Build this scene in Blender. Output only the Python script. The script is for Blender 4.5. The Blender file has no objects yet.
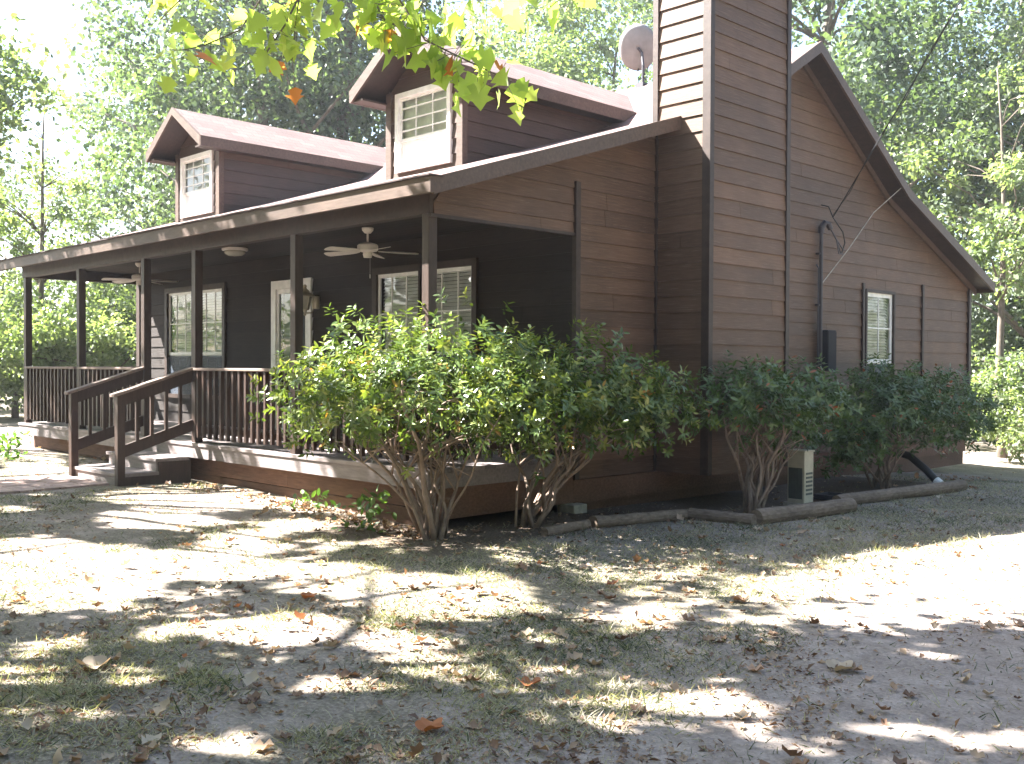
import bpy, math, random
import numpy as np
from mathutils import Vector, Matrix
R = math.radians
rng = np.random.default_rng(7)
random.seed(7)
scene = bpy.context.scene
col = scene.collection

# ------------------------------------------------------------------ helpers
class MB:
    """collects solids, builds ONE mesh object"""
    def __init__(s): s.v = []; s.f = []; s.uv = []; s.tone = []; s.mi = []
    def add(s, verts, faces, uvs=None, tone=0.5, mi=0):
        b = len(s.v); s.v += [tuple(v) for v in verts]; s.tone += [tone] * len(verts)
        for k, f in enumerate(faces):
            s.f.append(tuple(b + i for i in f)); s.mi.append(mi)
            s.uv.append(uvs[k] if uvs else None)
    def box(s, x0, x1, y0, y1, z0, z1, tone=0.5, mi=0):
        v = [(x, y, z) for z in (z0, z1) for y in (y0, y1) for x in (x0, x1)]
        s.add(v, [(0, 2, 3, 1), (4, 5, 7, 6), (0, 1, 5, 4), (2, 6, 7, 3), (0, 4, 6, 2), (1, 3, 7, 5)], None, tone, mi)
    def prism(s, poly, axis, a, b, tone=0.5, mi=0):
        """poly of 2D points extruded along axis ('x': poly is (y,z); 'y': (x,z); 'z': (x,y))"""
        n = len(poly)
        def P(p, t): return (t, p[0], p[1]) if axis == 'x' else ((p[0], t, p[1]) if axis == 'y' else (p[0], p[1], t))
        v = [P(p, a) for p in poly] + [P(p, b) for p in poly]
        f = [tuple(range(n))[::-1], tuple(range(n, 2 * n))] + [(i, (i + 1) % n, n + (i + 1) % n, n + i) for i in range(n)]
        s.add(v, f, None, tone, mi)
    def tube(s, pts, rad, n=8, tone=0.5, cap=True, mi=0):
        pts = [Vector(p) for p in pts]; b = len(s.v); up = Vector((0.13, 0.31, 0.94)); prev = None
        if not hasattr(rad, '__len__'): rad = [rad] * len(pts)
        verts = []
        for i, p in enumerate(pts):
            t = (pts[min(i + 1, len(pts) - 1)] - pts[max(i - 1, 0)]).normalized()
            a = t.cross(up) if prev is None else prev - t * prev.dot(t)
            if a.length < 1e-4: a = t.orthogonal()
            a.normalize(); prev = a; c = t.cross(a)
            for k in range(n):
                an = 2 * math.pi * k / n
                verts.append(p + (a * math.cos(an) + c * math.sin(an)) * rad[i])
        faces = [(i * n + k, i * n + (k + 1) % n, (i + 1) * n + (k + 1) % n, (i + 1) * n + k) for i in range(len(pts) - 1) for k in range(n)]
        if cap: faces += [tuple(range(n))[::-1], tuple((len(pts) - 1) * n + k for k in range(n))]
        s.add(verts, faces, None, tone, mi)
    def lathe(s, prof, c, n=20, axis='z', tone=0.5, mi=0):
        """prof: list of (r, h)"""
        verts = []; m = len(prof)
        for r, h in prof:
            for k in range(n):
                a = 2 * math.pi * k / n
                verts.append((c[0] + r * math.cos(a), c[1] + r * math.sin(a), c[2] + h))
        f = [(i * n + k, i * n + (k + 1) % n, (i + 1) * n + (k + 1) % n, (i + 1) * n + k) for i in range(m - 1) for k in range(n)]
        f += [tuple(range(n))[::-1], tuple((m - 1) * n + k for k in range(n))]
        s.add(verts, f, None, tone, mi)
    def build(s, name, mat, parent=None, bevel=0, smooth=False, loc=None):
        me = bpy.data.meshes.new(name); me.from_pydata(s.v, [], s.f)
        mats = mat if isinstance(mat, (list, tuple)) else [mat]
        for m in mats: me.materials.append(m)
        at = me.attributes.new('tone', 'FLOAT', 'POINT'); at.data.foreach_set('value', np.array(s.tone, np.float32))
        if any(u is not None for u in s.uv):
            ul = me.uv_layers.new(name='UVMap'); k = 0
            for u, f in zip(s.uv, s.f):
                for j in range(len(f)):
                    ul.data[k].uv = u[j] if u else (0, 0); k += 1
        if len(mats) > 1: me.polygons.foreach_set('material_index', s.mi)
        if smooth: me.polygons.foreach_set('use_smooth', [True] * len(me.polygons))
        me.update()
        o = bpy.data.objects.new(name, me); col.objects.link(o)
        if loc is not None: o.location = loc
        if parent: o.parent = parent
        if bevel:
            b = o.modifiers.new('bevel', 'BEVEL'); b.width = bevel; b.segments = 2; b.limit_method = 'ANGLE'
        return o

def tag(o, label=None, cat=None, group=None, kind=None):
    if label: o['label'] = label
    if cat: o['category'] = cat
    if group: o['group'] = group
    if kind: o['kind'] = kind
    return o

def empty(name, loc, label, cat, group=None):
    o = bpy.data.objects.new(name, None); col.objects.link(o); o.location = loc
    o.empty_display_size = 0.2
    return tag(o, label, cat, group)

def leafmesh(name, tmpl, faces, pos, dirs, nrm, size, tone, mat, parent=None, width=None, smooth=False):
    """vectorised: copies of one leaf template; tmpl columns: along, across, up"""
    n = len(pos); k = len(tmpl)
    dirs = dirs / np.linalg.norm(dirs, axis=1, keepdims=True)
    side = np.cross(dirs, nrm); side /= np.maximum(np.linalg.norm(side, axis=1, keepdims=True), 1e-6)
    up = np.cross(side, dirs)
    T = np.array(tmpl); size = np.asarray(size)
    w = size if width is None else width
    co = (pos[:, None, :] + dirs[:, None, :] * (T[None, :, 0] * size[:, None])[..., None]
          + side[:, None, :] * (T[None, :, 1] * w[:, None])[..., None] + up[:, None, :] * (T[None, :, 2] * size[:, None])[..., None])
    co = co.reshape(-1, 3).astype(np.float32)
    me = bpy.data.meshes.new(name)
    lens = [len(f) for f in faces]; fl = np.concatenate([np.array(f) for f in faces]); nl = len(fl)
    me.vertices.add(n * k); me.vertices.foreach_set('co', co.ravel())
    me.loops.add(n * nl); me.loops.foreach_set('vertex_index', (fl[None, :] + (np.arange(n) * k)[:, None]).ravel().astype(np.int32))
    me.polygons.add(n * len(faces))
    starts = np.concatenate([[0], np.cumsum(lens)[:-1]])
    me.polygons.foreach_set('loop_start', (starts[None, :] + (np.arange(n) * nl)[:, None]).ravel().astype(np.int32))
    me.update(calc_edges=True); me.validate()
    at = me.attributes.new('tone', 'FLOAT', 'POINT'); at.data.foreach_set('value', np.repeat(np.asarray(tone, np.float32), k))
    if smooth: me.polygons.foreach_set('use_smooth', [True] * len(me.polygons))
    me.materials.append(mat)
    o = bpy.data.objects.new(name, me); col.objects.link(o)
    if parent: o.parent = parent
    return o

def rdir(n):
    v = rng.normal(size=(n, 3)); return v / np.linalg.norm(v, axis=1, keepdims=True)

_perm = rng.random((256, 256))
def vnoise(x, y):
    x = np.asarray(x, float); y = np.asarray(y, float)
    xi = np.floor(x).astype(int); yi = np.floor(y).astype(int); fx = x - xi; fy = y - yi
    fx = fx * fx * (3 - 2 * fx); fy = fy * fy * (3 - 2 * fy)
    g = lambda a, b: _perm[a % 256, b % 256]
    return (g(xi, yi) * (1 - fx) + g(xi + 1, yi) * fx) * (1 - fy) + (g(xi, yi + 1) * (1 - fx) + g(xi + 1, yi + 1) * fx) * fy
def fbm(x, y, o=4):
    s = 0; a = 0.5; t = 0
    for i in range(o): s = s + a * vnoise(x * 2 ** i + 17.3 * i, y * 2 ** i + 9.1 * i); t += a; a *= .5
    return s / t
def sstep(a, b, x):
    t = np.clip((np.asarray(x, float) - a) / (b - a), 0, 1); return t * t * (3 - 2 * t)
def gz(x, y):
    x = np.asarray(x, float); y = np.asarray(y, float)
    h = 0.13 * sstep(0.5, -4, x) + 0.09 * sstep(-5.5, -10, x)
    h = h * sstep(-9, -2, y)
    h = h + 0.07 * np.exp(-(((x - .7) / 1.0) ** 2 + ((y - .3) / 1.6) ** 2))
    h = h - .3 * sstep(7.5, 13, y) * sstep(-14, -3, x)
    h = h + 0.05 * (fbm(x * .7, y * .7, 4) - .5) + 0.018 * (fbm(x * 4, y * 4, 2) - .5)
    return h

# ------------------------------------------------------------------ materials
def newmat(name):
    m = bpy.data.materials.new(name); m.use_nodes = True; nt = m.node_tree
    b = nt.nodes['Principled BSDF']; return m, nt, b
def N(nt, t, **kw):
    n = nt.nodes.new(t)
    for k, v in kw.items():
        if k in n.inputs: n.inputs[k].default_value = v
        else: setattr(n, k, v)
    return n
def ramp(nt, fac, stops):
    r = nt.nodes.new('ShaderNodeValToRGB'); e = r.color_ramp.elements
    while len(e) < len(stops): e.new(0.5)
    for el, (p, c) in zip(e, stops): el.position = p; el.color = (*c, 1)
    nt.links.new(fac, r.inputs[0]); return r.outputs[0]
def mix(nt, a, b, f, mode='MIX'):
    n = nt.nodes.new('ShaderNodeMix'); n.data_type = 'RGBA'; n.blend_type = mode
    for s, v in ((n.inputs[0], f), (n.inputs[6], a), (n.inputs[7], b)):
        if isinstance(v, (int, float)): s.default_value = v
        elif isinstance(v, tuple): s.default_value = (*v, 1)
        else: nt.links.new(v, s)
    return n.outputs[2]
def attr(nt, nm='tone'):
    n = nt.nodes.new('ShaderNodeAttribute'); n.attribute_name = nm; return n.outputs['Fac']
def noise(nt, vec, scale, detail=4, rough=.55):
    n = N(nt, 'ShaderNodeTexNoise'); n.inputs['Scale'].default_value = scale; n.inputs['Detail'].default_value = detail
    n.inputs['Roughness'].default_value = rough
    if vec is not None: nt.links.new(vec, n.inputs['Vector'])
    return n.outputs['Fac']
def coord(nt, kind='Object', scale=(1, 1, 1)):
    t = nt.nodes.new('ShaderNodeTexCoord'); mp = nt.nodes.new('ShaderNodeMapping'); mp.inputs['Scale'].default_value = scale
    nt.links.new(t.outputs[kind], mp.inputs[0]); return mp.outputs[0]
def bump(nt, b, h, strength=.3, dist=.01):
    n = nt.nodes.new('ShaderNodeBump'); n.inputs['Strength'].default_value = strength; n.inputs['Distance'].default_value = dist
    nt.links.new(h, n.inputs['Height']); nt.links.new(n.outputs[0], b.inputs['Normal'])

def wood(name, dark, light, kind='Object', scale=(3, 3, 3), rough=.7, wear=None, grain=14, bmp=.35):
    m, nt, b = newmat(name)
    v = coord(nt, kind, scale); n1 = noise(nt, v, grain, 6, .65); n2 = noise(nt, coord(nt, 'Object', (1, 1, 1)), 1.7, 3)
    c = ramp(nt, n1, [(.25, dark), (.75, light)])
    t = attr(nt)
    c = mix(nt, c, ramp(nt, t, [(0, (.8, .8, .81)), (1, (1.22, 1.2, 1.18))]), 1.0, 'MULTIPLY')
    c = mix(nt, c, ramp(nt, n2, [(.3, (.8, .8, .8)), (.7, (1.15, 1.12, 1.1))]), 1.0, 'MULTIPLY')
    if wear:
        w = noise(nt, coord(nt, kind, (scale[0] * .5, scale[1] * 2, scale[2])), 9, 5, .7)
        c = mix(nt, c, wear[0], ramp(nt, w, [(wear[1], (0, 0, 0)), (wear[1] + .1, (1, 1, 1))]))
    nt.links.new(c, b.inputs['Base Color']); b.inputs['Roughness'].default_value = rough
    b.inputs['Specular IOR Level'].default_value = .35
    bump(nt, b, n1, bmp, .006)
    return m

M = {}
M['siding'] = wood('dark brown siding', (.05, .031, .024), (.092, .059, .046), 'UV', (.6, 9, 1), .5, ((.14, .095, .075), .66), 6)
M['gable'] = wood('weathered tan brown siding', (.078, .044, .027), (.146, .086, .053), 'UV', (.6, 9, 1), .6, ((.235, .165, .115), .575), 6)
M['porch_siding'] = wood('shaded porch siding', (.017, .013, .010), (.034, .025, .020), 'UV', (.6, 9, 1), .8, None, 6)  # darker copy of the siding, with the porch's shade put into its colour
M['trim'] = wood('dark brown trim', (.03, .019, .016), (.06, .04, .031), 'Object', (5, 5, 5), .55, None, 3)
M['fascia'] = wood('brown fascia board', (.062, .042, .033), (.12, .084, .066), 'Object', (2, 9, 9), .55, None, 3)
M['rail'] = wood('stained brown railing', (.028, .017, .013), (.062, .039, .030), 'Object', (8, 8, 1.2), .5, None, 4)
M['cap'] = wood('weathered rail cap', (.12, .085, .07), (.26, .2, .17), 'Object', (2, 8, 8), .6, None, 4)
M['deck'] = wood('weathered grey deck paint', (.16, .137, .133), (.28, .245, .24), 'Object', (1.2, 9, 9), .65, ((.15, .11, .1), .66), 4)
M['skirt'] = wood('reddish brown skirting', (.085, .046, .03), (.2, .112, .072), 'Object', (1.0, 6, 9), .8, ((.05, .034, .026), .6), 5)
M['log'] = wood('weathered landscape log', (.10, .075, .055), (.27, .21, .16), 'Object', (3, 3, 9), .9, None, 4, .8)
M['bark'] = wood('grey brown bark', (.08, .065, .05), (.2, .17, .14), 'Object', (6, 6, 1.5), .95, None, 3, .9)
M['stem'] = wood('pale shrub bark', (.14, .10, .075), (.34, .26, .2), 'Object', (9, 9, 3), .85, None, 3, .5)

def plain(name, c, rough=.5, metal=0, var=.12, sc=8, spec=.5):
    m, nt, b = newmat(name)
    n = noise(nt, coord(nt, 'Object'), sc, 4)
    nt.links.new(ramp(nt, n, [(.3, tuple(x * (1 - var) for x in c)), (.7, tuple(min(1, x * (1 + var)) for x in c))]), b.inputs['Base Color'])
    b.inputs['Roughness'].default_value = rough; b.inputs['Metallic'].default_value = metal; b.inputs['Specular IOR Level'].default_value = spec
    return m
M['white'] = plain('white window paint', (.8, .79, .77), .4)
M['blind'] = plain('white blind slats', (.86, .85, .83), .5)
M['fan'] = plain('off white fan enamel', (.66, .60, .55), .4)
M['screen'] = plain('dark insect screen', (.055, .065, .08), .7)
M['door'] = plain('grey door panel', (.17, .19, .22), .5)
M['brass'] = plain('antique pale lantern metal', (.48, .42, .32), .35, .3)
M['frost'] = plain('dusty lantern glass', (.35, .33, .27), .15)
M['metal'] = plain('dull dark conduit', (.055, .05, .058), .5, .2)
M['dark'] = plain('black rubber cable', (.025, .025, .028), .6)
M['greybox'] = plain('grey meter box', (.02, .019, .021), .85)
M['beige'] = plain('beige cabinet enamel', (.50, .46, .36), .5)
M['panel'] = plain('whitened lower pane', (.8, .81, .86), .08, 0, .06, 3)  # opaque white in place of glass; bright reflection put into the colour
M['grille'] = plain('dark louvre grille', (.10, .11, .10), .6)
M['dish'] = plain('dusty dish grey', (.27, .255, .25), .5)
M['concrete'] = plain('concrete block', (.42, .39, .34), .9, 0, .25, 14)
M['black'] = plain('black plastic', (.02, .02, .022), .45)
M['paver'] = plain('pinkish brick walk', (.42, .29, .25), .9, 0, .3, 9)
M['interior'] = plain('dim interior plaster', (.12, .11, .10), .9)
M['pole'] = M['bark']

def glass(name):
    m = bpy.data.materials.new(name); m.use_nodes = True; nt = m.node_tree; nt.nodes.clear()
    o = nt.nodes.new('ShaderNodeOutputMaterial'); t = nt.nodes.new('ShaderNodeBsdfTransparent'); g = nt.nodes.new('ShaderNodeBsdfGlossy')
    t.inputs[0].default_value = (.96, .97, .97, 1); g.inputs['Roughness'].default_value = .02; g.inputs[0].default_value = (.95, .97, 1, 1)
    n = noise(nt, coord(nt, 'Object'), 1.6, 2); bp = nt.nodes.new('ShaderNodeBump'); bp.inputs['Strength'].default_value = .06; bp.inputs['Distance'].default_value = .05
    nt.links.new(n, bp.inputs['Height']); nt.links.new(bp.outputs[0], g.inputs['Normal'])
    fr = nt.nodes.new('ShaderNodeFresnel'); fr.inputs[0].default_value = 1.6
    x = nt.nodes.new('ShaderNodeMixShader'); nt.links.new(fr.outputs[0], x.inputs[0]); nt.links.new(t.outputs[0], x.inputs[1]); nt.links.new(g.outputs[0], x.inputs[2])
    nt.links.new(x.outputs[0], o.inputs[0]); return m
M['glass'] = glass('window glass')

def shingles():
    m, nt, b = newmat('reddish asphalt shingles')
    v = coord(nt, 'UV', (1, 1, 1)); br = nt.nodes.new('ShaderNodeTexBrick'); nt.links.new(v, br.inputs['Vector'])
    br.inputs['Scale'].default_value = 1; br.inputs['Brick Width'].default_value = .3; br.inputs['Row Height'].default_value = .14
    br.inputs['Mortar Size'].default_value = .006; br.inputs['Mortar Smooth'].default_value = .2
    br.inputs['Color1'].default_value = (.185, .118, .108, 1); br.inputs['Color2'].default_value = (.122, .082, .077, 1); br.inputs['Mortar'].default_value = (.07, .05, .05, 1)
    n = noise(nt, v, 60, 3); n2 = noise(nt, v, 1.3, 4)
    c = mix(nt, br.outputs[0], ramp(nt, n, [(.3, (.7, .7, .7)), (.7, (1.3, 1.3, 1.3))]), 1., 'MULTIPLY')
    c = mix(nt, c, ramp(nt, n2, [(.3, (.8, .8, .8)), (.7, (1.2, 1.15, 1.1))]), 1., 'MULTIPLY')
    nt.links.new(c, b.inputs['Base Color']); b.inputs['Roughness'].default_value = .9
    bump(nt, b, br.outputs['Fac'], -.6, .008); return m
M['shingle'] = shingles()

def leafmat(name, stops, trans=.4, rough=.42, tcol=(1.3, 1.5, .5), spec=.5):
    m = bpy.data.materials.new(name); m.use_nodes = True; nt = m.node_tree; b = nt.nodes['Principled BSDF']; out = nt.nodes['Material Output']
    c = ramp(nt, attr(nt), stops)
    nt.links.new(c, b.inputs['Base Color']); b.inputs['Roughness'].default_value = rough; b.inputs['Specular IOR Level'].default_value = spec
    t = nt.nodes.new('ShaderNodeBsdfTranslucent'); nt.links.new(mix(nt, c, tcol, 1., 'MULTIPLY'), t.inputs[0])
    x = nt.nodes.new('ShaderNodeMixShader'); x.inputs[0].default_value = trans
    nt.links.new(b.outputs[0], x.inputs[1]); nt.links.new(t.outputs[0], x.inputs[2]); nt.links.new(x.outputs[0], out.inputs[0])
    return m
M['shrub'] = leafmat('glossy shrub leaf', [(0, (.04, .07, .02)), (.5, (.10, .15, .04)), (.76, (.19, .235, .065)), (.96, (.31, .31, .09)), (1, (.34, .2, .07))], .26, .27, (1.4, 1.4, .5))
M['shrub_red'] = leafmat('photinia leaf', [(0, (.045, .075, .03)), (.5, (.08, .13, .045)), (.94, (.14, .19, .07)), (.98, (.34, .10, .05)), (1, (.36, .12, .06))], .25, .3)
M['tree'] = leafmat('tree leaf', [(0, (.06, .085, .055)), (.5, (.115, .145, .095)), (1, (.19, .22, .14))], .42, .38)
M['tree_blue'] = leafmat('oak leaf', [(0, (.05, .075, .055)), (.5, (.105, .14, .10)), (1, (.18, .22, .155))], .38, .33)
M['tree_pale'] = leafmat('pale tree leaf', [(0, (.10, .13, .08)), (.5, (.18, .22, .135)), (1, (.29, .32, .2))], .46, .4)
M['sycamore'] = leafmat('sycamore leaf', [(0, (.2, .3, .08)), (.6, (.29, .39, .11)), (.92, (.40, .46, .14)), (.95, (.36, .16, .05)), (1, (.32, .12, .05))], .62, .4, (1.6, 1.5, .75))
M['weed'] = leafmat('weed leaf', [(0, (.05, .1, .03)), (1, (.14, .22, .06))], .35, .5)
M['grass'] = leafmat('lawn blade', [(0, (.05, .068, .036)), (.42, (.10, .118, .066)), (.55, (.25, .22, .16)), (1, (.47, .42, .335))], .3, .6)
M['litter'] = leafmat('dry leaf', [(0, (.12, .07, .045)), (.35, (.25, .15, .09)), (.6, (.36, .25, .16)), (.75, (.5, .42, .32)), (.88, (.42, .15, .05)), (1, (.2, .1, .06))], .2, .7, (1.1, .9, .6))

def groundmat():
    m, nt, b = newmat('dry lawn dirt')
    v = coord(nt, 'Object'); n1 = noise(nt, v, .55, 6, .6); n2 = noise(nt, v, 5, 6, .65); n3 = noise(nt, v, 45, 4, .7); n4 = noise(nt, v, 1.7, 5, .6)
    dirt = ramp(nt, n2, [(.25, (.20, .162, .138)), (.5, (.30, .252, .22)), (.75, (.40, .345, .305))])
    turf = ramp(nt, n3, [(.25, (.08, .072, .05)), (.5, (.17, .15, .11)), (.75, (.33, .285, .22))])
    a = attr(nt)     # bare drive = 0, lawn = 1
    f = mix(nt, n1, n4, .5)
    f = ramp(nt, f, [(.42, (0, 0, 0)), (.56, (1, 1, 1))])
    fm = nt.nodes.new('ShaderNodeMath'); fm.operation = 'MULTIPLY'; nt.links.new(f, fm.inputs[0]); nt.links.new(a, fm.inputs[1])
    c = mix(nt, dirt, turf, fm.outputs[0])
    c = mix(nt, c, ramp(nt, n3, [(.3, (.72, .70, .68)), (.7, (1.2, 1.2, 1.2))]), 1., 'MULTIPLY')
    at2 = attr(nt, 'mulch'); c = mix(nt, c, ramp(nt, n3, [(.3, (.05, .037, .028)), (.7, (.15, .115, .09))]), at2)
    nt.links.new(c, b.inputs['Base Color']); b.inputs['Roughness'].default_value = .95; b.inputs['Specular IOR Level'].default_value = .15
    h = mix(nt, n2, n3, .5); bump(nt, b, h, .7, .03); return m
M['ground'] = groundmat()

# ------------------------------------------------------------------ sky, sun, camera
SUN = Vector((-1, -.6, 1.19)).normalized()          # towards the sun
elev = math.asin(SUN.z)
w = bpy.data.worlds.new('World'); scene.world = w; w.use_nodes = True
nt = w.node_tree; bg = nt.nodes['Background']; sk = nt.nodes.new('ShaderNodeTexSky'); sk.sky_type = 'NISHITA'; sk.sun_disc = False
sk.sun_elevation = elev; sk.sun_rotation = math.atan2(SUN.x, SUN.y); sk.air_density = 1.0; sk.dust_density = 1.5; sk.altitude = 50
nt.links.new(sk.outputs[0], bg.inputs[0]); bg.inputs[1].default_value = .05
sl = bpy.data.lights.new('sun', 'SUN'); sl.energy = 5; sl.angle = R(.5); sl.color = (1, .97, .93)
so = bpy.data.objects.new('sun', sl); col.objects.link(so); so.rotation_euler = SUN.to_track_quat('Z', 'Y').to_euler()

cam = bpy.data.cameras.new('camera'); cam.sensor_width = 36; cam.lens = 1033 / 1024 * 36; cam.clip_end = 2000; cam.clip_start = .05
co = bpy.data.objects.new('camera', cam); col.objects.link(co)
fw = Vector((-.714, .70, 0)).normalized(); pt = R(.9); ro = R(.25)
f = fw * math.cos(pt) - Vector((0, 0, 1)) * math.sin(pt); r0 = fw.cross(Vector((0, 0, 1))); u0 = r0.cross(f)
r = r0 * math.cos(ro) + u0 * math.sin(ro); u = r.cross(f)
mw = Matrix((r, u, -f)).transposed().to_4x4(); mw.translation = (7.22, -6.07, 1.55); co.matrix_world = mw
scene.camera = co
vs = scene.view_settings; vs.view_transform = 'Standard'; vs.look = 'None'; vs.gamma = 1; vs.use_curve_mapping = False; vs.exposure = 3.35
scene.cycles.use_denoising = True
scene.cycles.max_bounces = 8; scene.cycles.transparent_max_bounces = 12

# ------------------------------------------------------------------ ground
def axis(lo, hi, step, far):
    a = list(np.arange(lo, hi + 1e-6, step)); d = step; x = hi; L = [];
    while x < far: d *= 1.35; x += d; L.append(x)
    d = step; x = lo; K = []
    while x > -far: d *= 1.35; x -= d; K.append(x)
    return np.array(K[::-1] + a + L)
gx = axis(-13, 9, .11, 400); gy = axis(-8, 9, .11, 400)
def drive(x, y):   # bare earth drive: 0 on the drive
    c = 4.75 + .25 * np.sin(y * .5) + .9 * sstep(2, 9, y) * 0
    return sstep(.0, 1.3, np.abs(x - (5.7 + .05 * y)) - .75 - .75 * sstep(-1.2, 1.2, y) * sstep(8, 4, y) + .5 * (fbm(x * 1.3, y * 1.3) - .5))
def bed(x, y):
    e = fbm(x * 2.2, y * 2.2) - .5
    inside = sstep(0.12, -.12, np.maximum.reduce([x - np.where(y < 2.6, 1.0, 1.65) + .25 * e, -.9 - x, np.abs(y - 3.4) - 4.2]))
    return inside
XX, YY = np.meshgrid(gx, gy, indexing='ij'); ZZ = gz(XX, YY)
nx, ny = XX.shape
me = bpy.data.meshes.new('ground')
idx = np.arange(nx * ny).reshape(nx, ny)
fq = np.stack([idx[:-1, :-1], idx[1:, :-1], idx[1:, 1:], idx[:-1, 1:]], -1).reshape(-1, 4)
me.vertices.add(nx * ny); me.vertices.foreach_set('co', np.stack([XX, YY, ZZ], -1).reshape(-1).astype(np.float32))
me.loops.add(fq.size); me.loops.foreach_set('vertex_index', fq.ravel().astype(np.int32))
me.polygons.add(len(fq)); me.polygons.foreach_set('loop_start', (np.arange(len(fq)) * 4).astype(np.int32))
me.update(calc_edges=True); me.polygons.foreach_set('use_smooth', [True] * len(fq))
a = me.attributes.new('tone', 'FLOAT', 'POINT'); a.data.foreach_set('value', drive(XX, YY).ravel().astype(np.float32))
a = me.attributes.new('mulch', 'FLOAT', 'POINT'); a.data.foreach_set('value', (bed(XX, YY) * .9).ravel().astype(np.float32))
me.materials.append(M['ground'])
go = bpy.data.objects.new('ground', me); col.objects.link(go); tag(go, kind='structure')

# ------------------------------------------------------------------ house
house = empty('house', (0, 0, 0), 'dark brown clapboard house with front porch, two dormers and brick-coloured shingle roof', 'house')
PROF = [(-.29, 3.17), (4.47, 4.69), (6.3, 5.80), (8.94, 4.20), (12.2, 3.0)]
def roofz(y):
    for (a, b), (c, d) in zip(PROF[:-1], PROF[1:]):
        if a <= y <= c: return b + (d - b) * (y - a) / (c - a)
    return PROF[0][1] if y < PROF[0][0] else PROF[-1][1]
XL, XR = -10.5, .32
T_ = .09
# ---- siding: lapped boards as real geometry
def siding(name, mat, plane, pos, out, rng_fn, z0, z1, openings=(), course=.178, parent=None, urange=None):
    """plane 'x' (wall at x=pos, u=y) or 'y' (wall at y=pos, u=x); out=+-1 outward sign; rng_fn(z)->[(u0,u1)] """
    mb = MB(); z = z0; k = 0
    cuts = sorted({c for o in openings for c in (o[2], o[3])})
    while z < z1 - 1e-4:
        zt = min(z + course, z1); tone = random.random(); off = random.random() * 7; tones = [min(1, max(0, tone + random.uniform(-.3, .3))) for _ in range(8)]
        j0 = -12 + random.random() * 3.6; joints = [j0 + 3.6 * q_ + random.uniform(-.5, .5) for q_ in range(9)]
        zs = [z] + [c for c in cuts if z + .004 < c < zt - .004] + [zt]
        # butt joints along the board
        for za, zb in zip(zs[:-1], zs[1:]):
            ra, rb = rng_fn(za + 1e-4), rng_fn(zb - 1e-4)
            segs = [(p[0], p[1], q[0], q[1]) for p, q in zip(ra, rb)]
            zm = (za + zb) / 2
            for o in openings:
                if o[2] <= zm <= o[3]:
                    ns = []
                    for a0, a1, b0, b1 in segs:
                        if a1 <= o[0] or a0 >= o[1]: ns.append((a0, a1, b0, b1)); continue
                        if a0 < o[0]: ns.append((a0, o[0], b0, o[0]))
                        if a1 > o[1]: ns.append((o[1], a1, o[1], b1))
                    segs = ns
            da = .017 * (1 - (za - z) / course) + .002; db = .017 * (1 - (zb - z) / course) + .002
            cutsegs = []
            for a0, a1, b0, b1 in segs:
                lo, hi = max(a0, b0), min(a1, b1); js = [j for j in joints if lo + .3 < j < hi - .3]
                if not js: cutsegs.append((a0, a1, b0, b1, 0)); continue
                e0, f0 = a0, b0
                for q_, j in enumerate(js): cutsegs.append((e0, j - .0015, f0, j - .0015, q_)); e0 = f0 = j + .0015
                cutsegs.append((e0, a1, f0, b1, len(js)))
            for a0, a1, b0, b1, pc in cutsegs:
                tone = tones[pc % 8]
                if a1 - a0 < .005 and b1 - b0 < .005: continue
                def P(u_, zz, d): return (pos + out * d, u_, zz) if plane == 'x' else (u_, pos + out * d, zz)
                v = [P(a0, za, da), P(a1, za, da), P(b1, zb, db), P(b0, zb, db), P(a0, za, -.01), P(a1, za, -.01), P(b1, zb, -.01), P(b0, zb, -.01)]
                uv = lambda uu, zz: (uu + off, (zz - z) + k * .37)
                q = [uv(a0, za), uv(a1, za), uv(b1, zb), uv(b0, zb)]
                flip = (plane == 'x') == (out > 0)
                F = [(0, 1, 2, 3), (4, 5, 1, 0), (1, 5, 6, 2), (4, 0, 3, 7)]
                U = [q, [q[0], q[1], q[1], q[0]], [q[1], q[1], q[2], q[2]], [q[0], q[0], q[3], q[3]]]
                if not flip: F = [f_[::-1] for f_ in F]; U = [u_[::-1] for u_ in U]
                mb.add(v, F, U, tone)
        z += course; k += 1
    return mb.build(name, mat, parent)

def gable_range(lo_y, hi_y, clear=.05):
    def fn(z):
        # y interval where roof underside > z, within lo..hi
        zz = z + clear
        a, b = lo_y, hi_y
        ys = np.linspace(lo_y, hi_y, 400); ok = np.array([roofz(t) - T_ > z - .0 for t in ys])
        if not ok.any(): return [(6.3, 6.3)]
        # exact crossing
        def cross(lo, hi):
            for _ in range(30):
                m_ = (lo + hi) / 2
                if (roofz(m_) - T_ > z) == (roofz(hi) - T_ > z): hi = m_
                else: lo = m_
            return hi
        i0 = ok.argmax(); i1 = len(ok) - 1 - ok[::-1].argmax()
        a = ys[i0] if i0 == 0 else cross(ys[i0 - 1], ys[i0]); b = ys[i1] if i1 == len(ok) - 1 else cross(ys[i1 + 1], ys[i1])
        return [(a, b)]
    return fn
gw = (8.23, 9.13, .94, 2.68)
HB = .37
def gfn(z):
    (a, b), = gable_range(0, 11.97)(z)
    return [(max(a, 1.93 if z < 2.93 else 0), b)]
o = siding('wall', M['gable'], 'x', 0, 1, gfn, HB, 5.78, [gw, (90, 91, 2.93, 2.9301)], parent=house); tag(o, 'sunless gable wall of lapped brown boards')
def gfl(z):
    (a, b), = gable_range(0, 11.97)(z); return [(max(a, 1.93 if z < 2.93 else 0), b)]
siding('wall', M['siding'], 'x', -10.2, -1, gfl, HB, 5.78, [(90, 91, 2.93, 2.9301)], parent=house)
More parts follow.
